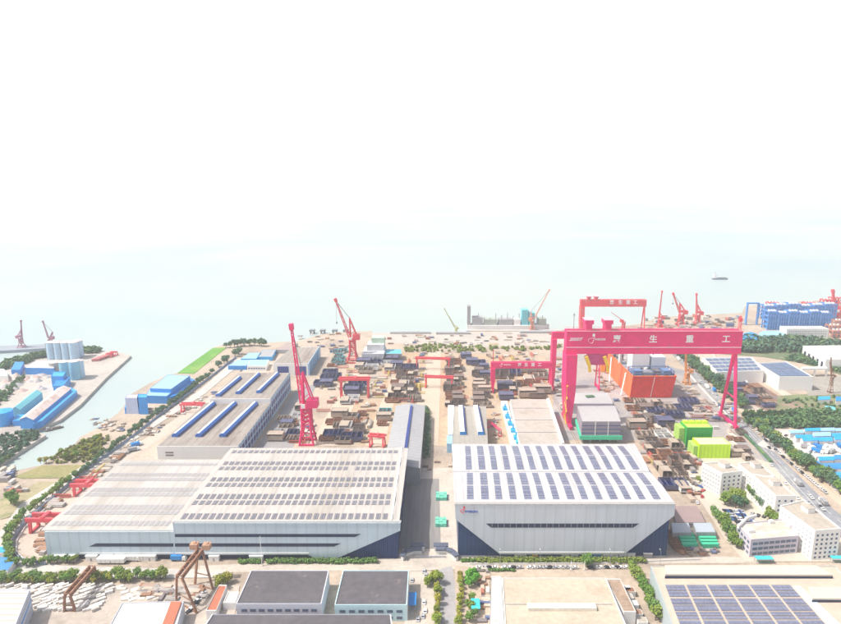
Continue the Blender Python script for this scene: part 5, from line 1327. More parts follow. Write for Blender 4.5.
for i, (x, yb_, yt_, m_) in enumerate(((56,372,362,grey_steel),(66,377,361.5,st_),(76,379,361,st_),(80,377,360.5,sb))): silo(x, yb_, yt_, 5.6, m_, ('small grey','teal blue middle','large teal front','pale rear')[i]+' silo of the nearer port silo group', 'nearer port silos')
t = bldg('warehouse', 'long blue warehouse with whitish roof along the port channel', 'warehouse', quad_px([(19,416.5),(33,417),(71,386),(57,386)], 12), 9, steel_blue, mat('pinkish_roof', (.62,.54,.52), .7, .15, .05, .3, tint=((.45,.30,.26), .06, .5)), 'y', 3)
bldg('warehouse', 'lower bright blue quay shed beside the long blue warehouse', 'warehouse', quad_px([(33,424),(42,421),(77,391),(70,387)], 6), 6, steel_blue, blue_roof, parapet=.3)
bldg('warehouse', 'teal roofed warehouse left of the long blue warehouse', 'warehouse', quad_px([(11,409),(20,409),(42,392),(32,392)], 9), 8, teal, teal, 'y', 3)
bldg('warehouse', 'low blue lean-to at the near end of the long blue warehouse', 'warehouse', quad_px([(12,421),(31,421),(34,414),(16,415)], 5), 5, steel_blue, blue_roof, parapet=.3)
p = P(4,424); t = thing('storage_tank', 'bright blue round tank at the left edge of the port', 'tank', (p.x,p.y,0))
m = MB(); m.tube((p.x,p.y,0),(p.x,p.y,13),8.5,8.5,28,caps=False); m.build('body', mat('bright_blue_tank', (.02,.33,.78), .5, .1), t, smooth=True); m = MB(); m.tube((p.x,p.y,13),(p.x,p.y,15),8.6,1,28); m.build('roof', blue_roof, t)
bldg('warehouse', 'blue walled store with pinkish white roof behind the nearer silos', 'warehouse', quad_px([(25,368),(54,368.5),(54,361),(36,361)], 8), 8, steel_blue, mat('pale_rose_roof', (.66,.60,.57), .7), parapet=.3)
bldg('warehouse', 'bright blue office block left of the nearer silos', 'office', quad_px([(51,377),(63,377),(66,372.5),(53,372)], 12), 12, mat('azure_wall', (.02,.28,.70), .6), blue_roof)
bldg('warehouse', 'bright blue plant block below the nearer silos', 'plant building', quad_px([(53,386),(63,386),(70,377),(58,377)], 8), 8, MATS['azure_wall'], steel_blue, parapet=.3)
bldg('warehouse', 'pale teal roofed shed cut by the left picture edge', 'warehouse', quad_px([(-8,376),(8,376),(4,369),(-8,369)], 7), 7, offwhite, mat('mint_teal_roof', (.45,.66,.68), .6), parapet=.3)
bldg('warehouse', 'blue tank shed left of the store with pinkish roof', 'warehouse', quad_px([(11,370),(20,370),(24,362),(15,362)], 7), 7, steel_blue, steel_blue, parapet=.3)
for i in range(6):
    p = P(96+i*2.6, 361-i*.9); m = MB(); m.cbox((p.x,p.y,0), 9, 4, 3.2, .35); solo('container_stack', m, mat('faded_red_sheet', (.50,.16,.16), .7, .15), 'faded red container row piece near the tip of the port', 'container', 'red containers at the port tip')
for i, (x, y) in enumerate(((110,357),(114,355.5))): portal('tiny red portal crane near the port tip, %s one' % ('left','right')[i], (x-2.5,y), (x+2.5,y), y-4, crane_pale_red, 1.1, 'red port tip cranes')
rp = random.Random(4)
for i in range(34):
    x, y = rp.uniform(4,48), rp.uniform(374,392); 
    if x+ (y-374)*1.2 > 62: continue
    p = P(x,y); m = MB(); m.tube((p.x,p.y,0),(p.x,p.y,rp.uniform(1.5,4)),rp.uniform(3,7),.4,8); solo('bulk_heap', m, mat('rosy_gravel', (.55,.46,.42), .95, .2, .2, .8, cols=[(.55,.46,.42),(.62,.57,.53),(.42,.40,.42),(.5,.38,.35)]), 'small heap of bulk cargo on the port ground behind the blue warehouse', 'cargo heap', 'bulk cargo heaps of the port')
# boat in the channel
def hullmesh(mb, p, L, B_, H, a, z=-3):
    ca, sa = math.cos(a), math.sin(a)
    def W(x, y, zz): return (p.x+x*ca-y*sa, p.y+x*sa+y*ca, z+zz)
    sec = [(-.5,.8),(-.42,1),(.25,1),(.42,.6),(.5,.05)]; n = len(sec); vs = []
    for (f, b) in sec: vs += [W(f*L,-b*B_/2,H), W(f*L,-b*B_*.4,-.4), W(f*L,b*B_*.4,-.4), W(f*L,b*B_/2,H)]
    fs = []
    for i in range(n-1):
        for k in range(3): fs.append((4*i+k,4*i+k+1,4*(i+1)+k+1,4*(i+1)+k))
        fs.append((4*i+3,4*i,4*(i+1),4*(i+1)+3))
    fs += [(3,2,1,0),(4*n-4,4*n-3,4*n-2,4*n-1)]; mb.add(vs, fs); return W
def boat(px, py, L, B_, H, a, m_, lab, cat='boat', hold=None, sup=(-.42,-.2,8), supm=None):
    p = P(px,py,-3); t = thing(cat.replace(' ','_'), lab, cat, (p.x,p.y,-3)); mb = MB(); W = hullmesh(mb, p, L, B_, H, a); mb.build('hull', m_, t)
    c = [W(sup[0]*L,-B_*.36,0),W(sup[1]*L,-B_*.36,0),W(sup[1]*L,B_*.36,0),W(sup[0]*L,B_*.36,0)]
    MB().prism([V2(k) for k in c], -3+H+.02, -3+H+sup[2]).build('deckhouse', supm or white, t)
    c = [W(-.12*L,-B_*.36,0),W(.34*L,-B_*.36,0),W(.34*L,B_*.36,0),W(-.12*L,B_*.36,0)]; MB().prism([V2(k) for k in c], -3+H+.02, -3+H+1).build('hatch', hold or steel_dark, t)
    c0 = W((sup[0]+sup[1])/2*L,0,0); m = MB(); m.tube((c0[0],c0[1],-3+H+sup[2]),(c0[0],c0[1],-3+H+sup[2]*1.8),.4*L/30,.2*L/30); m.build('mast', steel_dark, t)
boat(54.5, 429.5, 15, 3.6, 1.4, .75, steel_dark, 'small dark barge sailing in the channel by the port', 'boat', sup=(-.42,-.25,2.2), supm=grey_steel)
boat(720, 279.5, 38, 8, 4, .05, mat('ship_slate', (.16,.2,.27), .7), 'distant dark cargo ship far out on the water at the right', 'cargo ship', sup=(-.45,-.25,9))
# pier vessel and mooring dolphins
p = P(508,331,-3)
t = thing('pier_vessel', 'long pale vessel at the far pier with teal deckhouse and grey mast', 'vessel', (p.x,p.y,-3)); mb = MB(); W = hullmesh(mb, p, 128, 20, 11, 0); mb.build('hull', offwhite, t)
def dkb(nm, x0, x1, z0, z1, m_): MB().box(p.x+x0,p.x+x1,p.y-7,p.y+7,8+z0,8+z1).build(nm, m_, t)
dkb('mast_tower', -64, -59, 0, 30, grey_steel); dkb('deck_module', -56, -40, 0, 12, grey_steel); dkb('deck_module', -38, -18, 0, 9, mat('grey_green', (.35,.40,.36), .8)); dkb('deck_module', -16, 6, 0, 9, grey_steel); dkb('deck_module', 8, 18, 0, 9, offwhite)
dkb('deckhouse', 20, 30, 0, 24, teal); dkb('deckhouse', 31, 40, 0, 19, teal); dkb('deck_module', 46, 58, 0, 10, MATS['grey_green'])
m = MB()
for x in range(-56, 58, 9): m.tube((p.x+x,p.y-5,8),(p.x+x,p.y-5,8+rp.uniform(11,19)),.6)
m.build('vent_pipe', grey_steel, t)
t = thing('pier', 'long concrete pier carrying the pale vessel berth', 'pier', (*V2(P(500,330)),0)); q0, q1 = P(466,330.5), P(562,330.5); MB().box(q0.x,q1.x,q0.y-6,q0.y+2,-3,1.5).build('pier_deck', mat('quay_pale', (.58,.56,.53), .9), t)
for i, x in enumerate((312.5,323,335,346)):
    p = P(x,333.5,-3); t = thing('mooring_dolphin', ('first','second','third','fourth')[i]+' mooring dolphin from the left off the waterfront', 'mooring dolphin', (p.x,p.y,-3), 'mooring dolphins')
    MB().box(p.x-4,p.x+4,p.y-4,p.y+4,1,3.2).build('platform', mat('dolphin_grey', (.22,.25,.27), .9), t)
    for sx_ in (-1,1):
        for sy in (-1,1): MB().tube((p.x+sx_*2.6,p.y+sy*2.6,-4),(p.x+sx_*2.6,p.y+sy*2.6,.99),.7).build('pile', steel_dark, t)
# ------------------------------------------------------------------ river side works
h = 13
t = bldg('batching_plant', 'boxy blue and white plant on the river bank left of the blue warehouse', 'plant building', quad_px([(125,398.5),(137,398.5),(138,395),(127,395)], 16), 16, mat('pale_violet_blue', (.45,.52,.72), .6), mat('pinkish_top', (.6,.5,.5), .8), parapet=.6)
p = P(131,416); q = world_of(t)
bldg('batching_plant', 'blue boxy tower with white corner beside the boxy plant', 'plant building', quad_px([(138,398),(147,398),(146.5,394.5),(138,394.5)], 17), 17, steel_blue, blue_roof, parapet=.6)
bldg('batching_plant', 'low bright blue base shed before the boxy plant', 'plant building', quad_px([(124.5,408),(146,408),(147,403),(126,403)], 6), 6, steel_blue, blue_roof, parapet=.3)
bldg('warehouse', 'blue river warehouse with pale roof, higher rear part', 'warehouse', quad_px([(150,388.8),(171,389.5),(190,376),(168,375)], 12), 12, steel_blue, pale_blue_roof, parapet=.4)
bldg('warehouse', 'blue river warehouse with pale roof, lower front part', 'warehouse', quad_px([(146,396),(167,396.5),(174,390.5),(149,390)], 8), 8, steel_blue, pale_blue_roof, parapet=.4)
bldg('warehouse', 'long blue lean-to on the bypass side of the blue river warehouse', 'warehouse', quad_px([(168,398),(177,395),(195,380),(190,378)], 6), 6, steel_blue, steel_blue, parapet=.3)
for i, (pts, hh, wm_, rm_, lab) in enumerate((([(247,366),(266,366),(269,360),(250,360)],6,white,pale_blue_roof,'white office with blue base near the shore left of the tan roofed hall'),
    ([(228,366),(246,366),(252,360),(238,360)],5,steel_blue,pale_blue_roof,'low pale roofed shed beside the white shore office'),
    ([(241,359),(256,359),(262,353),(249,353)],5,blue_roof,pale_blue_roof,'pale blue roofed shed at the shore, left of two'),
    ([(257,357),(272,357),(276,350),(263,350)],5,blue_roof,roof_grey,'grey roofed shed at the shore, right of two'),
    ([(276,350),(290,350),(298,343),(286,343)],5,grey_steel,mat('brownish_sheet', (.36,.29,.28), .8),'brownish roofed shed behind the tan roofed hall'),
    ([(384,354),(402,354),(401,349.5),(385,349.5)],9,grey_steel,mat('sky_teal_roof', (.12,.50,.62), .6),'bright teal roofed shed in the middle of the yard'))):
    c = quad_px(pts, hh); t = bldg('small_hall', lab, 'shed', c, hh, wm_, rm_, parapet=.3)
    if i == 0: windows(t, c[0], c[1], [2.2], 7, 2.2, 1.6)
t = thing('module_tower', 'tall pale grey scaffolded block with mint green top at the waterfront', 'ship module', (*V2(P(374,364)),0))
for (x0,x1,yb_,h0,h1,m_) in ((362,384,363,0,12,mat('pale_scaffold', (.56,.58,.62), .8, .25, .1, .6)),(366,383,356,12,20,mat('pale_scaffold2', (.60,.63,.64), .8, .25, .1, .6)),(370,383,352,20,27,mat('mint_scaffold', (.45,.62,.50), .8, .2, .1, .6))):
    a_, b2 = P(x0,363), P(x1,363); MB().box(a_.x,b2.x,a_.y+(363-yb_)*2,a_.y+34,h0+.01,h1).build('scaffold_tier', m_, t)
# quay structures
for (x0,x1,y,dep,hh,m_,lab) in ((390,430,334,8,2.5,mat('quay_grey', (.36,.38,.40), .9),'long low grey quay shed, left of the far pier'),(436,470,334.5,8,2.5,grey_steel,'long low grey quay shed beside the olive crane'),(520,556,333.5,8,3,MATS['quay_grey'],'low grey quay shed below the orange jib crane')):
    a_, b2 = P(x0,y), P(x1,y); bldg('quay_shed', lab, 'shed', [(a_.x,a_.y),(b2.x,a_.y),(b2.x,a_.y+dep),(a_.x,a_.y+dep)], hh, m_, m_, parapet=.2)
# ------------------------------------------------------------------ walls, masts, gate
def wall_line(label, pts, h, th, m_, cat='wall', name='boundary_wall'):
    w_ = [P(*p) for p in pts]; mb = MB()
    for a_, b2 in zip(w_, w_[1:]): mb.bar((a_.x,a_.y,h/2),(b2.x,b2.y,h/2),th,h)
    return solo(name, mb, m_, label, cat)
wall_line('dark blue grey boundary wall curving round the west side of the yard', [(46,565.5),(20,561),(13,553),(13,541),(22,527),(44,507),(66,488),(90,468),(128,441),(160,416),(205,382),(236,358)], 2.4, .5, mat('wall_slate', (.25,.31,.42), .9))
wall_line('white inner rail along the west boundary wall', [(24,560.5),(16.5,552),(16.5,542),(25,528),(47,508),(69,489)], 1.0, .4, offwhite, name='low_wall')
wall_line('pale boundary wall along the front road before the right hall', [(470,564.8),(520,564.8),(600,564.2),(700,560.2)], 1.2, .3, offwhite)
wall_line('tan boundary wall along the highway service road', [(737,410),(760,431),(790,455),(822,482),(845,500)], 1.2, .6, mat('tan_wall', (.55,.44,.32), .9))
wall_line('pale wall on the yard side of the highway', [(690,376),(712,400),(736,425)], 1.6, .5, offwhite)
wall_line('dark green hedge bank on the yard side of the highway', [(741,432),(756,447),(771,463)], 2.2, 2.2, leaf_dark, 'hedge', 'hedge')
t = thing('gatehouse', 'dark roofed entrance gate with swept side wings between the halls', 'gate', (*V2(P(429,557)),0))
slate = mat('gate_slate', (.10,.12,.18), .6, .15)
for sgn, xs in ((-1, ((402,561),(405,556.5),(414,553.5),(422,553.5))), (1, ((457,561),(453,556.5),(446,553.5),(436,553.5)))):
    w_ = [P(*k) for k in xs]; m = MB()
    for a_, b2 in zip(w_, w_[1:]): m.bar((a_.x,a_.y,3.2),(b2.x,b2.y,3.2),3.2,1.0)
    m.build('wing_roof', slate, t)
    m = MB()
    for a_, b2 in zip(w_, w_[1:]): m.bar((a_.x,a_.y,1.3),(b2.x,b2.y,1.3),1.6,2.6)
    m.build('wing_wall', offwhite, t)
    p = w_[2].lerp(w_[3], .5); m = MB(); m.box(p.x-4,p.x+4,p.y+1.7,p.y+5,0,3.4); m.build('guard_room', offwhite, t); m = MB(); m.box(p.x-4.5,p.x+4.5,p.y+1.65,p.y+5.4,3.45,4).build('guard_roof', slate, t)
a_, b2 = P(415,558), P(446,558); MB().box(a_.x,b2.x,a_.y,a_.y+.5,0,1.2).build('sliding_gate', mat('gate_steel', (.42,.44,.50), .4), t)
for x, l in ((571,'left white flag mast before the right hall hedge'),(584.5,'right white flag mast before the right hall hedge'),(262,'white mast before the left hall facade')):
    p = P(x,570 if x > 300 else 566); h = hz(x, 570 if x > 300 else 566, 561 if x > 300 else 536); t = thing('flag_mast', l, 'mast', (p.x,p.y,0), 'white masts'); MB().tube((p.x,p.y,.4),(p.x,p.y,h),.32 if x > 300 else .18,.16).build('pole', white, t); MB().box(p.x-.8,p.x+.8,p.y-.8,p.y+.8,0,.4).build('base', concrete, t)

bldg('small_hall', 'blue roofed shed cut by the left edge at the road bend, upper of two', 'shed', quad_px([(-14,552.5),(8,553),(4,547),(-14,546.5)], 4), 4, offwhite, blue_roof, parapet=0)
bldg('small_hall', 'blue roofed shed cut by the left edge at the road bend, lower of two', 'shed', quad_px([(-16,569),(8,571),(17,558.5),(-10,556)], 4), 4, offwhite, mat('royal_blue_roof', (.06,.25,.55), .5, .12), parapet=0)
# ------------------------------------------------------------------ vehicles (a few pixels each: one mesh with paint, glass and tyre materials)
tyre = mat('tyre_rubber', (.03,.03,.03), .9)
car_cols = {'white': (.72,.72,.72), 'silver': (.42,.43,.45), 'black': (.03,.03,.035), 'red': (.45,.03,.03), 'blue': (.05,.12,.35)}
def car_mesh(col):
    m = MB(); L, W = 4.5, 1.85
    prof = [(-2.25,.35),(-2.25,.85),(-1.9,.95),(-1.45,1.0),(-.95,1.42),(.35,1.46),(1.0,1.0),(1.9,.85),(2.25,.65),(2.25,.35)]
    n = len(prof); m.cur = 0
    m.add([(x,-W/2,z) for x, z in prof]+[(x,W/2,z) for x, z in prof], [tuple(range(n)), tuple(range(n,2*n))[::-1]]+[((i+1)%n,i,n+i,n+(i+1)%n) for i in range(n)])
    m.cur = 1
    m.add([(-1.42,-.75,1.03),(-1.42,.75,1.03),(-.99,.75,1.41),(-.99,-.75,1.41)], [(0,3,2,1)]); m.v[-4:] = [(x-.03,y,z+.03) for x,y,z in m.v[-4:]]
    m.add([(.4,-.75,1.46),(.4,.75,1.46),(.98,.75,1.05),(.98,-.75,1.05)], [(0,3,2,1)]); m.v[-4:] = [(x+.03,y,z+.03) for x,y,z in m.v[-4:]]
    for s_ in (-1,1): m.add([(-1.3,s_*.95,1.03),(.85,s_*.95,1.03),(.35,s_*.95,1.38),(-.9,s_*.95,1.36)], [(0,1,2,3)])
    m.cur = 2
    for x in (-1.4,1.4):
        for s_ in (-1,1): m.tube((x,s_*.72,.33),(x,s_*.95,.33),.33,.33,10)
    o = m.build('parked_car', [mat('car_paint_'+col, car_cols[col], .3, .04), dark_strip, tyre], None, origin=Vector((0,0,0)))
    return tag(o, 'car', 'car')
CARS = {c: car_mesh(c) for c in car_cols}
rc = random.Random(12)
def car(p, rz, place, group, cols=('white','white','silver','black','red')):
    c = rc.choice(cols)
    return put(CARS[c], (p[0],p[1],p[2] if len(p) > 2 else .06), rz, '%s car %s' % (c, place), group + ', ' + c)
def lorry_proto(nm, boxm, L=9.0, cabm=None):
    t = thing(nm, 'lorry', 'lorry', (0,0,0)); W = 2.5
    MB().box(-L/2,L/2-2.4,-W/2,W/2,1.0,3.6).build('cargo_box', boxm, t)
    m = MB(); m.add([(L/2-2.2,s_*W/2,z) if k == 0 else (x,s_*W/2,z) for s_ in (-1,1) for (k,x,z) in ((0,0,.6),(1,L/2,.6),(1,L/2,1.7),(1,L/2-.5,2.8),(0,0,2.9))], [(0,1,2,3,4),(9,8,7,6,5),(0,5,6,1),(1,6,7,2),(2,7,8,3),(3,8,9,4),(4,9,5,0)])
    m.build('cab', cabm or white, t)
    m = MB(); m.box(-L/2+.2,L/2-.3,-W/2+.3,W/2-.3,.55,.98); m.build('chassis', steel_dark, t)
    for x in (-L/2+1.3,-L/2+2.6,L/2-1.2):
        for s_ in (-1,1): MB().tube((x,s_*(W/2-.35),.5),(x,s_*(W/2),.5),.5,.5,10).build('wheel', tyre, t)
    return t
LOR = {'white': lorry_proto('box_lorry', white), 'blue': lorry_proto('box_lorry', steel_blue), 'grey': lorry_proto('box_lorry', grey_steel)}
def lorry(p, rz, col, place, group): return put(LOR[col], (p[0],p[1],.06), rz, '%s lorry %s' % (col, place), group+', '+col)
# row before the right hall hedge
for x in [479+i*5.1 for i in range(31) if i not in (4,9,20,21)]: car(P(x+rc.uniform(-.6,.6), 568.3), rc.choice((0,math.pi))+rc.uniform(-.1,.1), 'in the row between the right hall hedge and the cream factory', 'cars before the right hall hedge', ('white','white','white','silver','red','black'))
# left hall dock lorries
for i, x in enumerate((103,107.5,112,117,121.5,126)): lorry(P(x,560.2), math.pi/2, 'white', 'parked nose out at the left hall dock opening', 'lorries at the left hall dock')
lorry(P(133,560.8), 0, 'white', 'parked lengthways at the left hall dock', 'lorries along the left hall dock'); lorry(P(179,560.5), 0, 'blue', 'parked lengthways at the left hall dock', 'lorries along the left hall dock')
# office car park
o_ = P(722,512); e1 = P(745,513)-o_; e2 = P(735,526)-o_
for j in range(4):
    for i in range(8):
        if rc.random() < .25: continue
        q = o_+e1*(i/8+.06*j)+e2*(j*.27); car((q.x,q.y,.3), math.atan2(e2.y,e2.x)+rc.uniform(-.06,.06), 'in the car park between container yard and office', 'cars in the office car park', ('white','silver','black','black','blue'))
for x, y in ((752,514),(758,516),(764,517)): car(P(x,y,.2), .8, 'parked behind the office by the middle dormitory', 'cars behind the office', ('black','silver'))
for x, y in ((694,473),(697,478),(700,487),(703,491),(690,468),(699,493),(702,497),(697,503)): car(P(x,y,.2), rc.uniform(0,3), 'on the lane left of the leftmost dormitory', 'cars left of the leftmost dormitory', ('white','red','blue','black'))
# highway traffic
hd = [(P(*a_)+P(*b2))/2 for a_, b2 in zip(hwl, hwr)]
for k in range(30):
    i = rc.randrange(len(hd)-1); f = rc.random(); c = hd[i].lerp(hd[i+1], f); d = (hd[i+1]-hd[i]).normalized(); n = Vector((-d.y,d.x,0)); wd = (P(*hwl[i]).lerp(P(*hwl[i+1]), f)-P(*hwr[i]).lerp(P(*hwr[i+1]), f)).length
    ln = rc.choice((-.36,-.13,.13,.36)); q = c+n*ln*wd; a_ = math.atan2(d.y,d.x)+(math.pi if ln > 0 else 0)
    if k % 5 == 0: lorry((q.x,q.y), a_, rc.choice(('white','grey','blue')), 'driving on the highway', 'highway lorries')
    else: car((q.x,q.y,.5), a_, 'driving on the highway', 'highway cars', ('white','silver','white','black'))
# kerbside row along the service road
for k in range(46):
    f = (k+.5)/46; q = P(*[(740,424),(781,461),(823,492)][0]); 
    a_, b2, c_ = P(746.5,423), P(784,459), P(826,494)
    q = a_.lerp(b2, f*2) if f < .5 else b2.lerp(c_, f*2-1); d = (c_-a_).normalized()
    if rc.random() < .25: continue
    car((q.x,q.y,.5), math.atan2(d.y,d.x), 'parked along the tan wall of the highway', 'cars along the highway wall', ('white','white','silver','black'))
# market lorry park
for (y, x0, x1, n) in ((446.5,806,850,10),(449.5,800,850,11),(452.5,797,848,11),(455,796,815,4),(459,799,816,4),(463,803,818,3),(466.5,808,820,3),(444,790,800,2)):
    for i in range(n):
        x = lerp(x0,x1,(i+.5)/n)+rc.uniform(-.8,.8)
        if rc.random() < .12: continue
        if rc.random() < .62: lorry(P(x,y+rc.uniform(-.5,.5)), rc.choice((.6,1.2,-.7))+rc.uniform(-.2,.2), rc.choice(('white','white','blue','grey')), 'in the lorry park between the blue roofed sheds', 'lorry park by the market')
        else: car(P(x,y), rc.uniform(0,3), 'in the lorry park between the blue roofed sheds', 'cars in the market lorry park', ('white','silver','black'))
for x, y in ((772,433),(777,436),(783,440),(776,443),(786,436),(790,446),(784,449)): car(P(x,y), .7, 'on the bare ground left of the blue roofed market', 'cars left of the market', ('white','black','silver'))
# purple and blue lorries on the west strip
lorry(P(137,446), .75, 'blue', 'standing on the west strip beside the faded hall roof, upper one', 'west strip lorries'); lorry(P(134,451), .6, 'grey', 'standing on the west strip beside the faded hall roof', 'west strip lorries')
for i in range(9): car(P(190+i*1.6, 612-i*2.2), .9, 'parked beside the long brick red shed', 'cars beside the brick red shed', ('white','silver','black'))
for x, y in ((424,572),(426,576),(412,581),(424,603),(425,612),(423,617),(418,620)): car(P(x,y), 1.57, 'standing in the alley beside the light blue fronted building', 'cars in the alley', ('white','silver','black'))
# ------------------------------------------------------------------ ship blocks
def block_proto(seed, L, W, H, shell, dark):
    r_ = random.Random(seed); t = thing('hull_block', 'block', 'ship block', (0,0,0))
    m = MB(); m.box(-L/2,L/2,-W/2,W/2,1.2,1.6)                      # plate
    nb = r_.choice((2,3,4))
    for i in range(nb+1): x = lerp(-L/2+.2,L/2-.2,i/nb); m.box(x-.15,x+.15,-W/2,W/2,1.61,H*r_.choice((1,1,.7)))
    m.box(-L/2+.36,L/2-.36,W/2-.4,W/2-.1,1.62,H*.98)
    if seed % 2: m.box(-L/2+.36,L/2-.36,-W/2+.1,-W/2+.4,1.62,H*.75)
    m.build('shell', shell, t)
    m = MB()
    for i in range(7): y = lerp(-W/2+.8,W/2-.8,i/6); m.box(-L/2+.4,L/2-.4,y-.1,y+.1,1.65,2.4+r_.random())
    m.build('stiffener', dark, t)
    if seed % 6 == 0: MB().box(-L/2,L/2*r_.uniform(.0,.6),-W/2,W/2,H+.02,H+.35).build('deck_plate', mat('deck_plate_pale', (.40,.34,.28), .8, .15, .2, .8), t)
    if seed % 6 == 1:
        MB().box(-L/2+.05,L/2-.05,-W/2+.05,W/2-.05,H*.9,H*.96).build('deck_plate', shell, t)
    m = MB()
    m.box(-.38*L,.38*L,-.36*W,.36*W,0,1.19)
    m.build('keel_stand', rust, t)
    return t
purple = mat('primer_purple_grey', (.19,.145,.13), .7, .25, .15, .8); oxide = mat('primer_oxide', (.38,.20,.13), .8, .25, .15, .8); prim_grey = mat('primer_warm_grey', (.40,.33,.275), .8, .25, .15, .8); prim_blue = mat('primer_blue', (.10,.105,.19), .7, .2, .15, .8)
BL = {'dark': [block_proto(i, 10+i%3*3, 8+i%2*3, 4.5+i%3, purple, steel_dark) for i in range(4)], 'grey': [block_proto(10+i, 11+i%2*3, 8, 4+i, prim_grey, steel_dark) for i in range(4)],
      'rusty': [block_proto(20+i, 9+i*2, 7, 3.5, oxide, rust) for i in range(3)], 'blue': [block_proto(31, 13, 10, 6, prim_blue, navy), block_proto(33, 16, 9, 5, prim_blue, navy)],
      'teal': [block_proto(40, 11, 8, 4, teal, steel_dark)], 'white': [block_proto(51, 12, 9, 5, offwhite, grey_steel), block_proto(54, 10, 12, 4, offwhite, grey_steel)]}
rb = random.Random(21)
ROADS = [[(310,446),(330,410),(362,360),(372,345),(382,345),(366,380),(352,410),(338,446)],[(365,446),(378,410),(392,378),(402,378),(392,410),(385,446)],
  [(404,440),(420,395),(430,345),(441,345),(440,395),(438,446)],[(462,404),(463,362),(474,362),(475,404)],[(255,450),(300,385),(316,385),(292,450)],
  [(382,466),(396,402),(426,402),(430,466)],[(447,446),(447,403),(489,403),(489,446)],[(500,446),(508,397),(550,397),(564,446)],[(566,445),(566,392),(612,392),(625,445)],
  [(684,450),(684,420),(732,436),(734,462),(698,462)],[(620,402),(600,350),(605,343),(640,340),(680,398)],[(440,470),(452,470),(445,330),(440,330)],[(556,440),(548,352),(553,352),(563,440)]]
def in_poly(x, y, w_):
    c = False; j = len(w_)-1
    for i in range(len(w_)):
        if (w_[i][1] > y) != (w_[j][1] > y) and x < (w_[j][0]-w_[i][0])*(y-w_[i][1])/(w_[j][1]-w_[i][1])+w_[i][0]: c = not c
        j = i
    return c
def free(x, y): return not any(in_poly(x, y, r_) for r_ in ROADS)
def unit_proto(seed):
    r_ = random.Random(seed); m = MB(); L, W, H = r_.uniform(7,11), r_.uniform(5,8), r_.uniform(1.5,4)
    m.box(-L/2,L/2,-W/2,W/2,.2,.5)
    for i in range(4): x = lerp(-L/2,L/2-.4,i/3); m.box(x,x+.4,-W/2,W/2,.51,H*r_.uniform(.5,1))
    m.box(-L/2+.41,L*.1,-W/2+.2,W*.2,.52,H*.9); m.box(L*.15,L/2-.5,-W*.1,W/2-.3,.52,H*.6)
    return tag(m.build('steel_unit', mat('unit_mixed', (.3,.3,.3), .75, .25, .2, 1, cols=[(.42,.36,.31),(.22,.18,.17),(.50,.43,.36),(.38,.21,.14),(.60,.56,.52),(.15,.18,.30),(.46,.40,.36),(.33,.25,.21)]), None, origin=Vector((0,0,0))), 'x', 'steel unit')
UNITS = [unit_proto(i) for i in range(5)]
def unit(px, py, kind, place, group, s=1.0):
    if not free(px, py): return
    p = P(px, py); put(UNITS[rb.randrange(5)], (p.x,p.y,.25), (math.pi/2 if rb.random() < .4 else 0)+rb.uniform(-.1,.1), 'mixed steel unit '+place.replace('steel ',''), group, s*rb.uniform(.9,1.15))
def block(px, py, kind, place, group, s=1.0, rz=None):
    k = rb.randrange(len(BL[kind])); p = P(px,py)
    put(BL[kind][k], (p.x,p.y,.25), rb.uniform(-.03,.03) if rz is None else rz, '%s steel ship block %s' % (kind, place), group+', '+kind, s*1.08*rb.uniform(.92,1.1))
g1 = 'in the column between the beige yard roads'
for x, y, k in ((398,390,'dark'),(396,400,'dark'),(410,389,'dark'),(411,400,'grey'),(401,378,'dark'),(408,382,'grey'),(399,372,'dark'),(410,371,'dark'),(404,386,'white'),(400,395,'grey'),(413,394,'dark'),(396,384,'rusty'),(404,376,'rusty'),(413,377,'dark'),(406,397,'dark'),(392,402,'rusty'),(416,401,'grey')): block(x,y,k,g1,'blocks between the beige roads')
g2 = 'in the long stack line above the white lean-to'
for i, y in enumerate((365,368,371,375,379,383,387,391,396,401,406,361)):
    for x in (450+rb.uniform(-1,1), 458+rb.uniform(-1,1)): block(x,y,('dark','dark','grey','dark','rusty')[rb.randrange(5)],g2,'blocks above the white lean-to',.85)
g3 = 'in the stack line right of the ochre crane track'
for i, y in enumerate((368,372,376,380,384,388,392,397,402,407)):
    for x in (478+rb.uniform(-1,1), 485+rb.uniform(-1,1)): block(x,y,('dark','grey','dark','grey','blue')[rb.randrange(5)],g3,'blocks right of the crane track',.85)
for x, y in ((472,364),(478,365),(466,358)): block(x,y,'blue','at the top of the ochre crane track','blocks at the top of the crane track')
g4 = 'under the middle sized magenta gantry'
for x, y, k in ((498,373,'blue'),(504,376,'dark'),(512,375,'blue'),(506,371,'dark'),(500,378,'dark'),(505,389,'blue'),(512,390,'dark'),(515,393,'dark'),(520,394,'rusty'),(526,372,'grey'),(531,373,'dark'),(537,371,'grey'),(529,381,'white'),(535,384,'rusty'),(541,379,'grey'),(523,385,'rusty'),(506,399,'blue'),(527,397,'grey'),(536,397,'dark'),(542,393,'grey')): block(x,y,k,g4,'blocks under the middle gantry',1.15)
for x, y, k in ((330.5,374,'blue'),(329,380,'blue'),(326.5,385.5,'blue'),(331,367,'rusty'),(334,378,'blue'),(323,386,'blue')): block(x,y,k,'in the file right of the tan roofed hall','blocks right of the tan roofed hall',1.05)
for x, y in ((339,357),(341,360),(340,364),(336,362),(343,352),(337,353)): block(x,y,'teal','in the teal file below the pale red jib crane','teal blocks below the jib crane',1.0)
for x, y, k in ((361,368,'white'),(372,370,'white'),(366,373,'grey'),(387,366,'white'),(390,370,'white'),(397,367,'blue'),(410,370,'blue'),(364,365,'blue'),(374,364,'blue'),(384,362,'dark'),(380,358,'blue'),(392,362,'blue')): block(x,y,k,'before the scaffolded block at the waterfront','blocks before the scaffolded block',1.15)
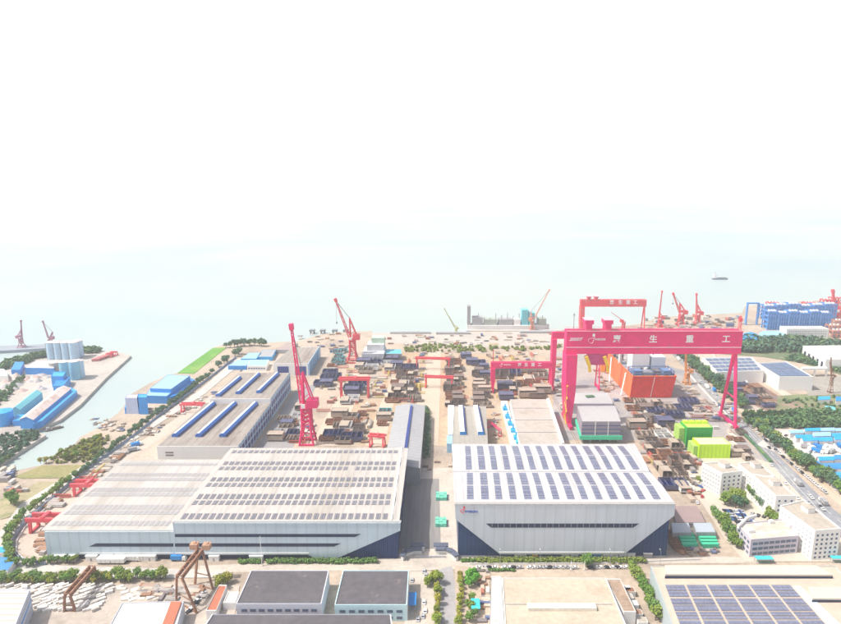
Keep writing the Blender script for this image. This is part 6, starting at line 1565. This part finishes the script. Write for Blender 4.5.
for x, y, k in ((354,391,'blue'),(358,387,'blue'),(352,394,'blue')): block(x,y,k,'inside the red portal crane right of the tall jib','blocks inside the red portal crane',1.15)
for x, y, k in ((346,403,'white'),(353,401,'white'),(340,417,'grey'),(350,419,'grey'),(346,428,'white'),(340,428,'grey'),(356,424,'rusty'),(334,437,'blue'),(327,440,'rusty'),(343,443,'grey'),(352,440,'blue'),(385,414,'teal'),(384,420,'grey'),(382,425,'rusty'),(359,432,'dark'),(334,424,'rusty'),(362,415,'rusty')): block(x,y,k,'in the work bays between left hall and red portal crane','blocks in the near work bays',1.0)
for x, y, k in ((292,425,'rusty'),(286,430,'grey'),(298,418,'white'),(280,436,'white'),(290,436,'blue'),(287,426,'blue'),(276,440,'grey'),(301,410,'grey'),(305,404,'rusty'),(294,441,'grey'),(284,421,'grey')): block(x,y,k,'between the brown roofed workshop and the tall crimson crane','blocks beside the crimson crane',.9)
g5 = 'on the ground between orange hull and right hall'
for x, y, k in ((657,405,'dark'),(655,413,'blue'),(658.5,424,'dark'),(674,417,'blue'),(674,430,'dark'),(662,437,'white'),(653,445,'dark'),(651,452,'dark'),(661,469,'dark'),(672.5,488,'blue'),(678,457,'dark'),(664,440,'white'),(640,404,'grey'),(633,410,'rusty'),(645,410,'dark'),(640,420,'grey'),(646,428,'rusty'),(636,428,'grey'),(664,425,'blue'),(668,445,'rusty'),(676,440,'dark'),(664,455,'rusty'),(672,463,'rusty'),(680,466,'dark'),(660,461,'rusty'),(668,477,'grey'),(678,475,'dark'),(683,483,'grey'),(684,490,'white'),(644,438,'grey'),(650,420,'white'),(667,411,'grey'),(682,410,'blue'),(688,404,'blue'),(630,402,'rusty'),(676,448,'grey'),(688,468,'dark'),(656,434,'grey')): block(x,y,k,g5,'blocks between orange hull and right hall',1.0)
g6 = 'in the dock side clutter left of the orange hull'
for i in range(34):
    y = rb.uniform(352,402); x = lerp(604,626,(y-352)/50)-rb.uniform(2,17)
    unit(x,y,rb.choice(('dark','grey','blue','rusty','grey')),g6,'blocks left of the orange hull',.7)
for i in range(14): unit(rb.uniform(556,575),rb.uniform(352,390),rb.choice(('grey','white','rusty','dark')),'along the rails between the two magenta gantries','blocks between the magenta gantries',.7)
for i in range(22):
    y = rb.uniform(388,412); unit(lerp(680,700,(y-388)/24)+rb.uniform(-4,12),y,rb.choice(('blue','dark','grey','white')),'on the apron right of the orange hull bow','blocks right of the hull bow',.75)
for i in range(20): unit(rb.uniform(690,722),rb.uniform(398,424) ,rb.choice(('grey','white','rusty','dark')),'on the apron above the green module','blocks above the green module',.5)
for x, y, k in ((732,386,'dark'),(737,392,'blue'),(745,395,'dark'),(752,400,'blue'),(742,384,'white'),(760,404,'dark'),(765,398,'grey'),(750,388,'rusty'),(758,393,'dark'),(772,405,'grey'),(748,404,'blue'),(738,399,'rusty'),(741,386,'blue'),(756,399,'rusty'),(768,407,'blue')): block(x,y,k,'on the red brown building site','stacks on the building site',.7)
for x, y, k in ((741,434,'dark'),(738,441,'rusty'),(742,452,'dark'),(736,456,'grey'),(748,460,'grey'),(731,440,'rusty')): block(x,y,k,'beside the lime box on the highway side','blocks beside the lime box',.7)
for i in range(16): unit(rb.uniform(682,722),rb.uniform(546,556),rb.choice(('rusty','rusty','dark','grey')),'at the near end of the container yard','stock at the near end of the container yard',.45)
for i in range(8): block(668+i*1.6,534+i*2.4,'rusty','in the slanted row at the right hall dark corner','slanted row at the dark corner',.5)
for i in range(16): unit(rb.uniform(493,499),rb.uniform(412,443),rb.choice(('dark','rusty','grey')),'in the dark stock strip beside the tan grey workshop','stock beside the tan grey workshop',.45)
for i in range(12):
    y = rb.uniform(462,470); unit(rb.uniform(425,452),y,rb.choice(('white','grey','dark')),'at the back of the central apron','stock behind the central apron',.5)
for i in range(30):
    f = rb.random(); unit(lerp(214,128,f)+rb.uniform(-4,4),lerp(394,446,f)+rb.uniform(-3,3),rb.choice(('rusty','grey','rusty','dark')),'in the stock strip west of the brown roofed workshop','stock west of the brown workshop',.5)
for i in range(26):
    f = rb.random(); unit(lerp(260,226,f)+rb.uniform(-6,6),lerp(356,385,f)*1.0+rb.uniform(-3,3),rb.choice(('grey','white','grey','dark')),'in the pale stockyard behind the brown roofed workshop','stock behind the brown workshop',.45) if lerp(356,385,f) < 372 else None
for i in range(26): unit(rb.uniform(92,124),rb.uniform(419,432),rb.choice(('grey','grey','dark','white')),'in the machine park on the river bank','machines on the river bank',.45)
for i in range(16): unit(rb.uniform(148,172),rb.uniform(399,412),rb.choice(('grey','rusty','dark','blue')),'between the boxy river plant and the bypass','stock by the river plant',.4)
for i in range(40): unit(rb.uniform(378,560),rb.uniform(335.5,345),rb.choice(('white','grey','white','dark','teal')),'on the far quay yard','stock on the far quay yard',.7)
for i in range(30): unit(rb.uniform(400,545),rb.uniform(353,361),rb.choice(('grey','dark','white','rusty','blue')),'along the bush strip of the far yard','stock along the bush strip',.7)
for i in range(26): unit(rb.uniform(300,345),rb.uniform(334,352),rb.choice(('rusty','grey','dark','teal')),'at the waterfront left of the pale red jib crane','stock at the west waterfront',.7)
for i in range(34): unit(rb.uniform(646,742),rb.uniform(317,330),rb.choice(('white','grey','blue','white')),'on the far dock beyond the gantry beam','stock on the far dock',1.1)
# ------------------------------------------------------------------ small yard stock: plates, pipes, drums
def stock_proto(nm, cat, fn, m_):
    mb = MB(); fn(mb); return tag(mb.build(nm, m_, None, origin=Vector((0,0,0))), nm, cat)
def f_plate(m):
    for i in range(5): m.box(-4+i*.2,4-i*.15,-1.6,1.6,.15+i*.3,.38+i*.3)
def f_pipe(m):
    for i in range(5): m.tube((-5,(i-2)*.9,.5),(5,(i-2)*.9,.5),.42,.42,8)
    for i in range(4): m.tube((-5,(i-1.5)*.9,1.25),(5,(i-1.5)*.9,1.25),.42,.42,8)
def f_crate(m): m.box(-3,3,-1.25,1.25,0,2.6); m.box(-2.9,2.9,-1.3,1.3,.3,.5); m.box(-2.9,2.9,-1.3,1.3,2.1,2.3)
def f_truss(m):
    for s_ in (-1,1): m.bar((-6,s_,.3),(6,s_,.3),.3); m.bar((-6,s_*.3,2),(6,s_*.3,2),.25)
    for i in range(9): m.bar((-6+i*1.5,-1,.3),(-6+i*1.5,.3,2),.18); m.bar((-6+i*1.5,1,.3),(-6+i*1.5,-.3,2),.18)
STK = {'steel plate stack': stock_proto('plate_stack','plate stack',f_plate,mat('plate_mixed',(.3,.2,.15),.8,.2,.2,1,cols=[(.30,.17,.11),(.36,.33,.31),(.48,.40,.33),(.20,.18,.19)])),
       'pipe bundle': stock_proto('pipe_bundle','pipes',f_pipe,mat('pipe_mixed',(.3,.2,.15),.6,.15,.2,1,cols=[(.40,.38,.37),(.32,.17,.10),(.55,.50,.44)])),
       'box container': stock_proto('box_container','container',f_crate,mat('container_mixed',(.3,.2,.15),.6,.12,.2,1,cols=[(.62,.60,.56),(.10,.14,.28),(.36,.14,.10),(.50,.46,.40),(.30,.28,.28)])),
       'steel truss': stock_proto('steel_truss','truss',f_truss,mat('truss_mixed',(.3,.2,.15),.6,.12,.2,1,cols=[(.58,.10,.09),(.50,.12,.09),(.42,.40,.38),(.60,.48,.12)]))}
rs = random.Random(33)
def scatter(n, x0, x1, y0, y1, place, ok=None, kinds=tuple(STK), s=1.0):
    k = 0; tr = 0
    while k < n and tr < n*20:
        tr += 1; x, y = rs.uniform(x0,x1), rs.uniform(y0,y1)
        if (ok and not ok(x,y)) or not free(x,y): continue
        kd = rs.choice(kinds); p = P(x,y); k += 1
        put(STK[kd], (p.x,p.y,.3), rs.choice((0,math.pi/2,0))+rs.uniform(-.05,.05), kd+' lying '+place, kd+' '+place, s*rs.uniform(.8,1.2))
bays = lambda x, y: not (lerp(365,402,(446-y)/75) < x < lerp(385,404,(446-y)/75))
scatter(24, 318, 372, 398, 444, 'in the near work bays behind the left hall', lambda x,y: x > 318+(444-y)*.2)
scatter(26, 340, 392, 378, 398, 'around the red portal crane of the work bays')
scatter(22, 408, 448, 366, 404, 'on the ochre soil in the middle of the yard')
scatter(14, 460, 476, 366, 402, 'along the ochre crane track')
scatter(18, 492, 548, 366, 398, 'under the middle sized gantry')
scatter(30, 556, 574, 354, 428, 'along the rail of the tallest gantry', lambda x,y: x < 564 or y < 388)
scatter(22, 632, 700, 400, 470, 'between orange hull and right hall')
scatter(16, 686, 700, 440, 500, 'on the lane behind the leftmost dormitory', None, ('box container','steel plate stack'))
scatter(24, 690, 735, 405, 450, 'on the apron by the highway', lambda x,y: x > 690+(y-400)*.75)
scatter(28, 268, 312, 392, 444, 'beside the tall crimson crane', lambda x,y: x > 300-(y-385)*.45 and x < 312)
scatter(26, 300, 362, 346, 392, 'on the waterfront ground left of the beige road', lambda x,y: x > 318+(392-y)*.1 and x < 352)
scatter(22, 40, 60, 500, 552, 'on the gravel beside the lower west portal crane', lambda x,y: x < 52-(y-535)*.2 and x > 22+(552-y)*.55, ('steel plate stack','pipe bundle'))
scatter(24, 60, 130, 452, 500, 'on the gravel strip of the west boundary', lambda x,y: abs((x-60)/68+(y-500)/48) < .07, ('steel plate stack','pipe bundle','steel truss'))
scatter(24, 375, 560, 333, 345, 'on the pale far quay')
scatter(7, 0, 30, 489, 494, 'in the depot by the west fields', None, ('box container',), .8)
scatter(14, 0, 14, 470, 484, 'on the river landing at the left edge', None, ('box container','pipe bundle'), 1.1)
scatter(40, 140, 205, 586, 612, 'on the stone yard floor by the big rusty gantry', lambda x,y: y < 600, ('steel plate stack','pipe bundle'), .7)
scatter(22, 440, 500, 570, 624, 'in the brick alley beside the cream factory', lambda x,y: x > 478 and x < 489, ('box container','steel plate stack'), .6)
scatter(40, 640, 745, 316, 334, 'on the dock ground beyond the gantry beam', None, ('box container','pipe bundle'), 1.6)
# drums on the central apron: two green cage stacks
for (x, y, l) in ((441.5,498,'green netted block on the central apron, upper of two'),(441,524,'green netted block on the central apron, lower of two')):
    p = P(x,y); w_ = P(x+5.5,y).x-P(x-5.5,y).x
    t = thing('netted_block', l, 'netted stack', (p.x,p.y,0), 'green netted blocks on the central apron')
    for i in range(3):
        for j in range(3): MB().box(p.x-w_/2+i*w_/3,p.x-w_/2+(i+.93)*w_/3,p.y-4+j*2.9,p.y-4+j*2.9+2.7,.2,2.6-.3*((i+j)%2)).build('bale', mat('pale_green_net',(.16,.62,.45),.8,.15,.3,1), t)
# ------------------------------------------------------------------ precast slabs of the stone yard
slab = tag(MB().box(-2.6,2.6,-.75,.75,.1,1.0).build('stone_slab', mat('cut_stone', (.62,.58,.52), .85, .12, .3, 1, cols=[(.64,.62,.60),(.56,.53,.50),(.72,.71,.69),(.47,.44,.41),(.62,.59,.57)]), None, origin=Vector((0,0,0))), 'x', 'stone slab')
for (y, x0, x1, n) in ((587.5,2,112,24),(590.5,8,112,22),(593.5,22,112,18),(598,34,104,15),(601,32,104,16),(604,34,102,15),(607.5,36,100,14),(610.5,40,98,12)):
    for i in range(n):
        if rs.random() < .1: continue
        x = lerp(x0,x1,(i+.5)/n)+rs.uniform(-1,1); p = P(x,y+rs.uniform(-.7,.7))
        put(slab, (p.x,p.y,.2), .62+rs.uniform(-.15,.15), 'pale stone slab lying in the slanted rows of the stone yard', 'stone slabs in slanted rows', (rs.uniform(.65,.95),rs.uniform(.8,1.3),rs.uniform(1.0,1.9)))
for i in range(26):
    x, y = rs.uniform(116,172), rs.uniform(586,600); p = P(x,y)
    put(slab, (p.x,p.y,.2), .3+rs.uniform(-.5,.5), 'low pale stone slab on the emptier right part of the stone yard', 'stone slabs on the right part', (rs.uniform(.7,1.2),rs.uniform(.8,1.8),rs.uniform(.3,.8)))
# lamp posts along highway and front road
def lamp_proto():
    t = thing('street_lamp','street lamp','street lamp',(0,0,0)); MB().tube((0,0,0),(0,0,9),.14,.09).build('pole', grey_steel, t)
    m = MB(); m.bar((0,0,8.9),(1.8,0,9.3),.1); m.build('arm', grey_steel, t); MB().box(1.5,2.3,-.18,.18,9.25,9.4).build('lamp_head', white, t); return t
LAMP = lamp_proto()
for k in range(12):
    i = min(k*len(hwl)//12, len(hwl)-2); f = (k*len(hwl)/12) % 1; p = P(*hwl[i]).lerp(P(*hwl[i+1]), f); put(LAMP, (p.x-1,p.y,.2), -.7, 'grey street lamp on the yard side of the highway', 'highway lamps')
for x in (500,540,610,660): p = P(x,565.6); put(LAMP, (p.x,p.y,.2), 1.57, 'grey street lamp along the front road by the right hall', 'front road lamps')

scatter(30, 405, 450, 355, 404, 'on the ochre soil in the middle of the yard', None, ('steel truss',), 1.3)
scatter(26, 495, 548, 354, 398, 'under the middle sized gantry', None, ('steel truss',), 1.3)
scatter(22, 318, 400, 360, 440, 'in the near work bays behind the left hall', None, ('steel truss',), 1.3)
scatter(26, 632, 690, 402, 468, 'between orange hull and right hall', None, ('steel truss','pipe bundle'), 1.2)

for pr in [p for v in TP.values() for p in v]+list(CARS.values())+list(LOR.values())+[p for v in BL.values() for p in v]+UNITS+[q for q in STK.values()]+[slab, LAMP]:
    if id(pr) not in USED:
        for o in list(pr.children_recursive)+[pr]: bpy.data.objects.remove(o)
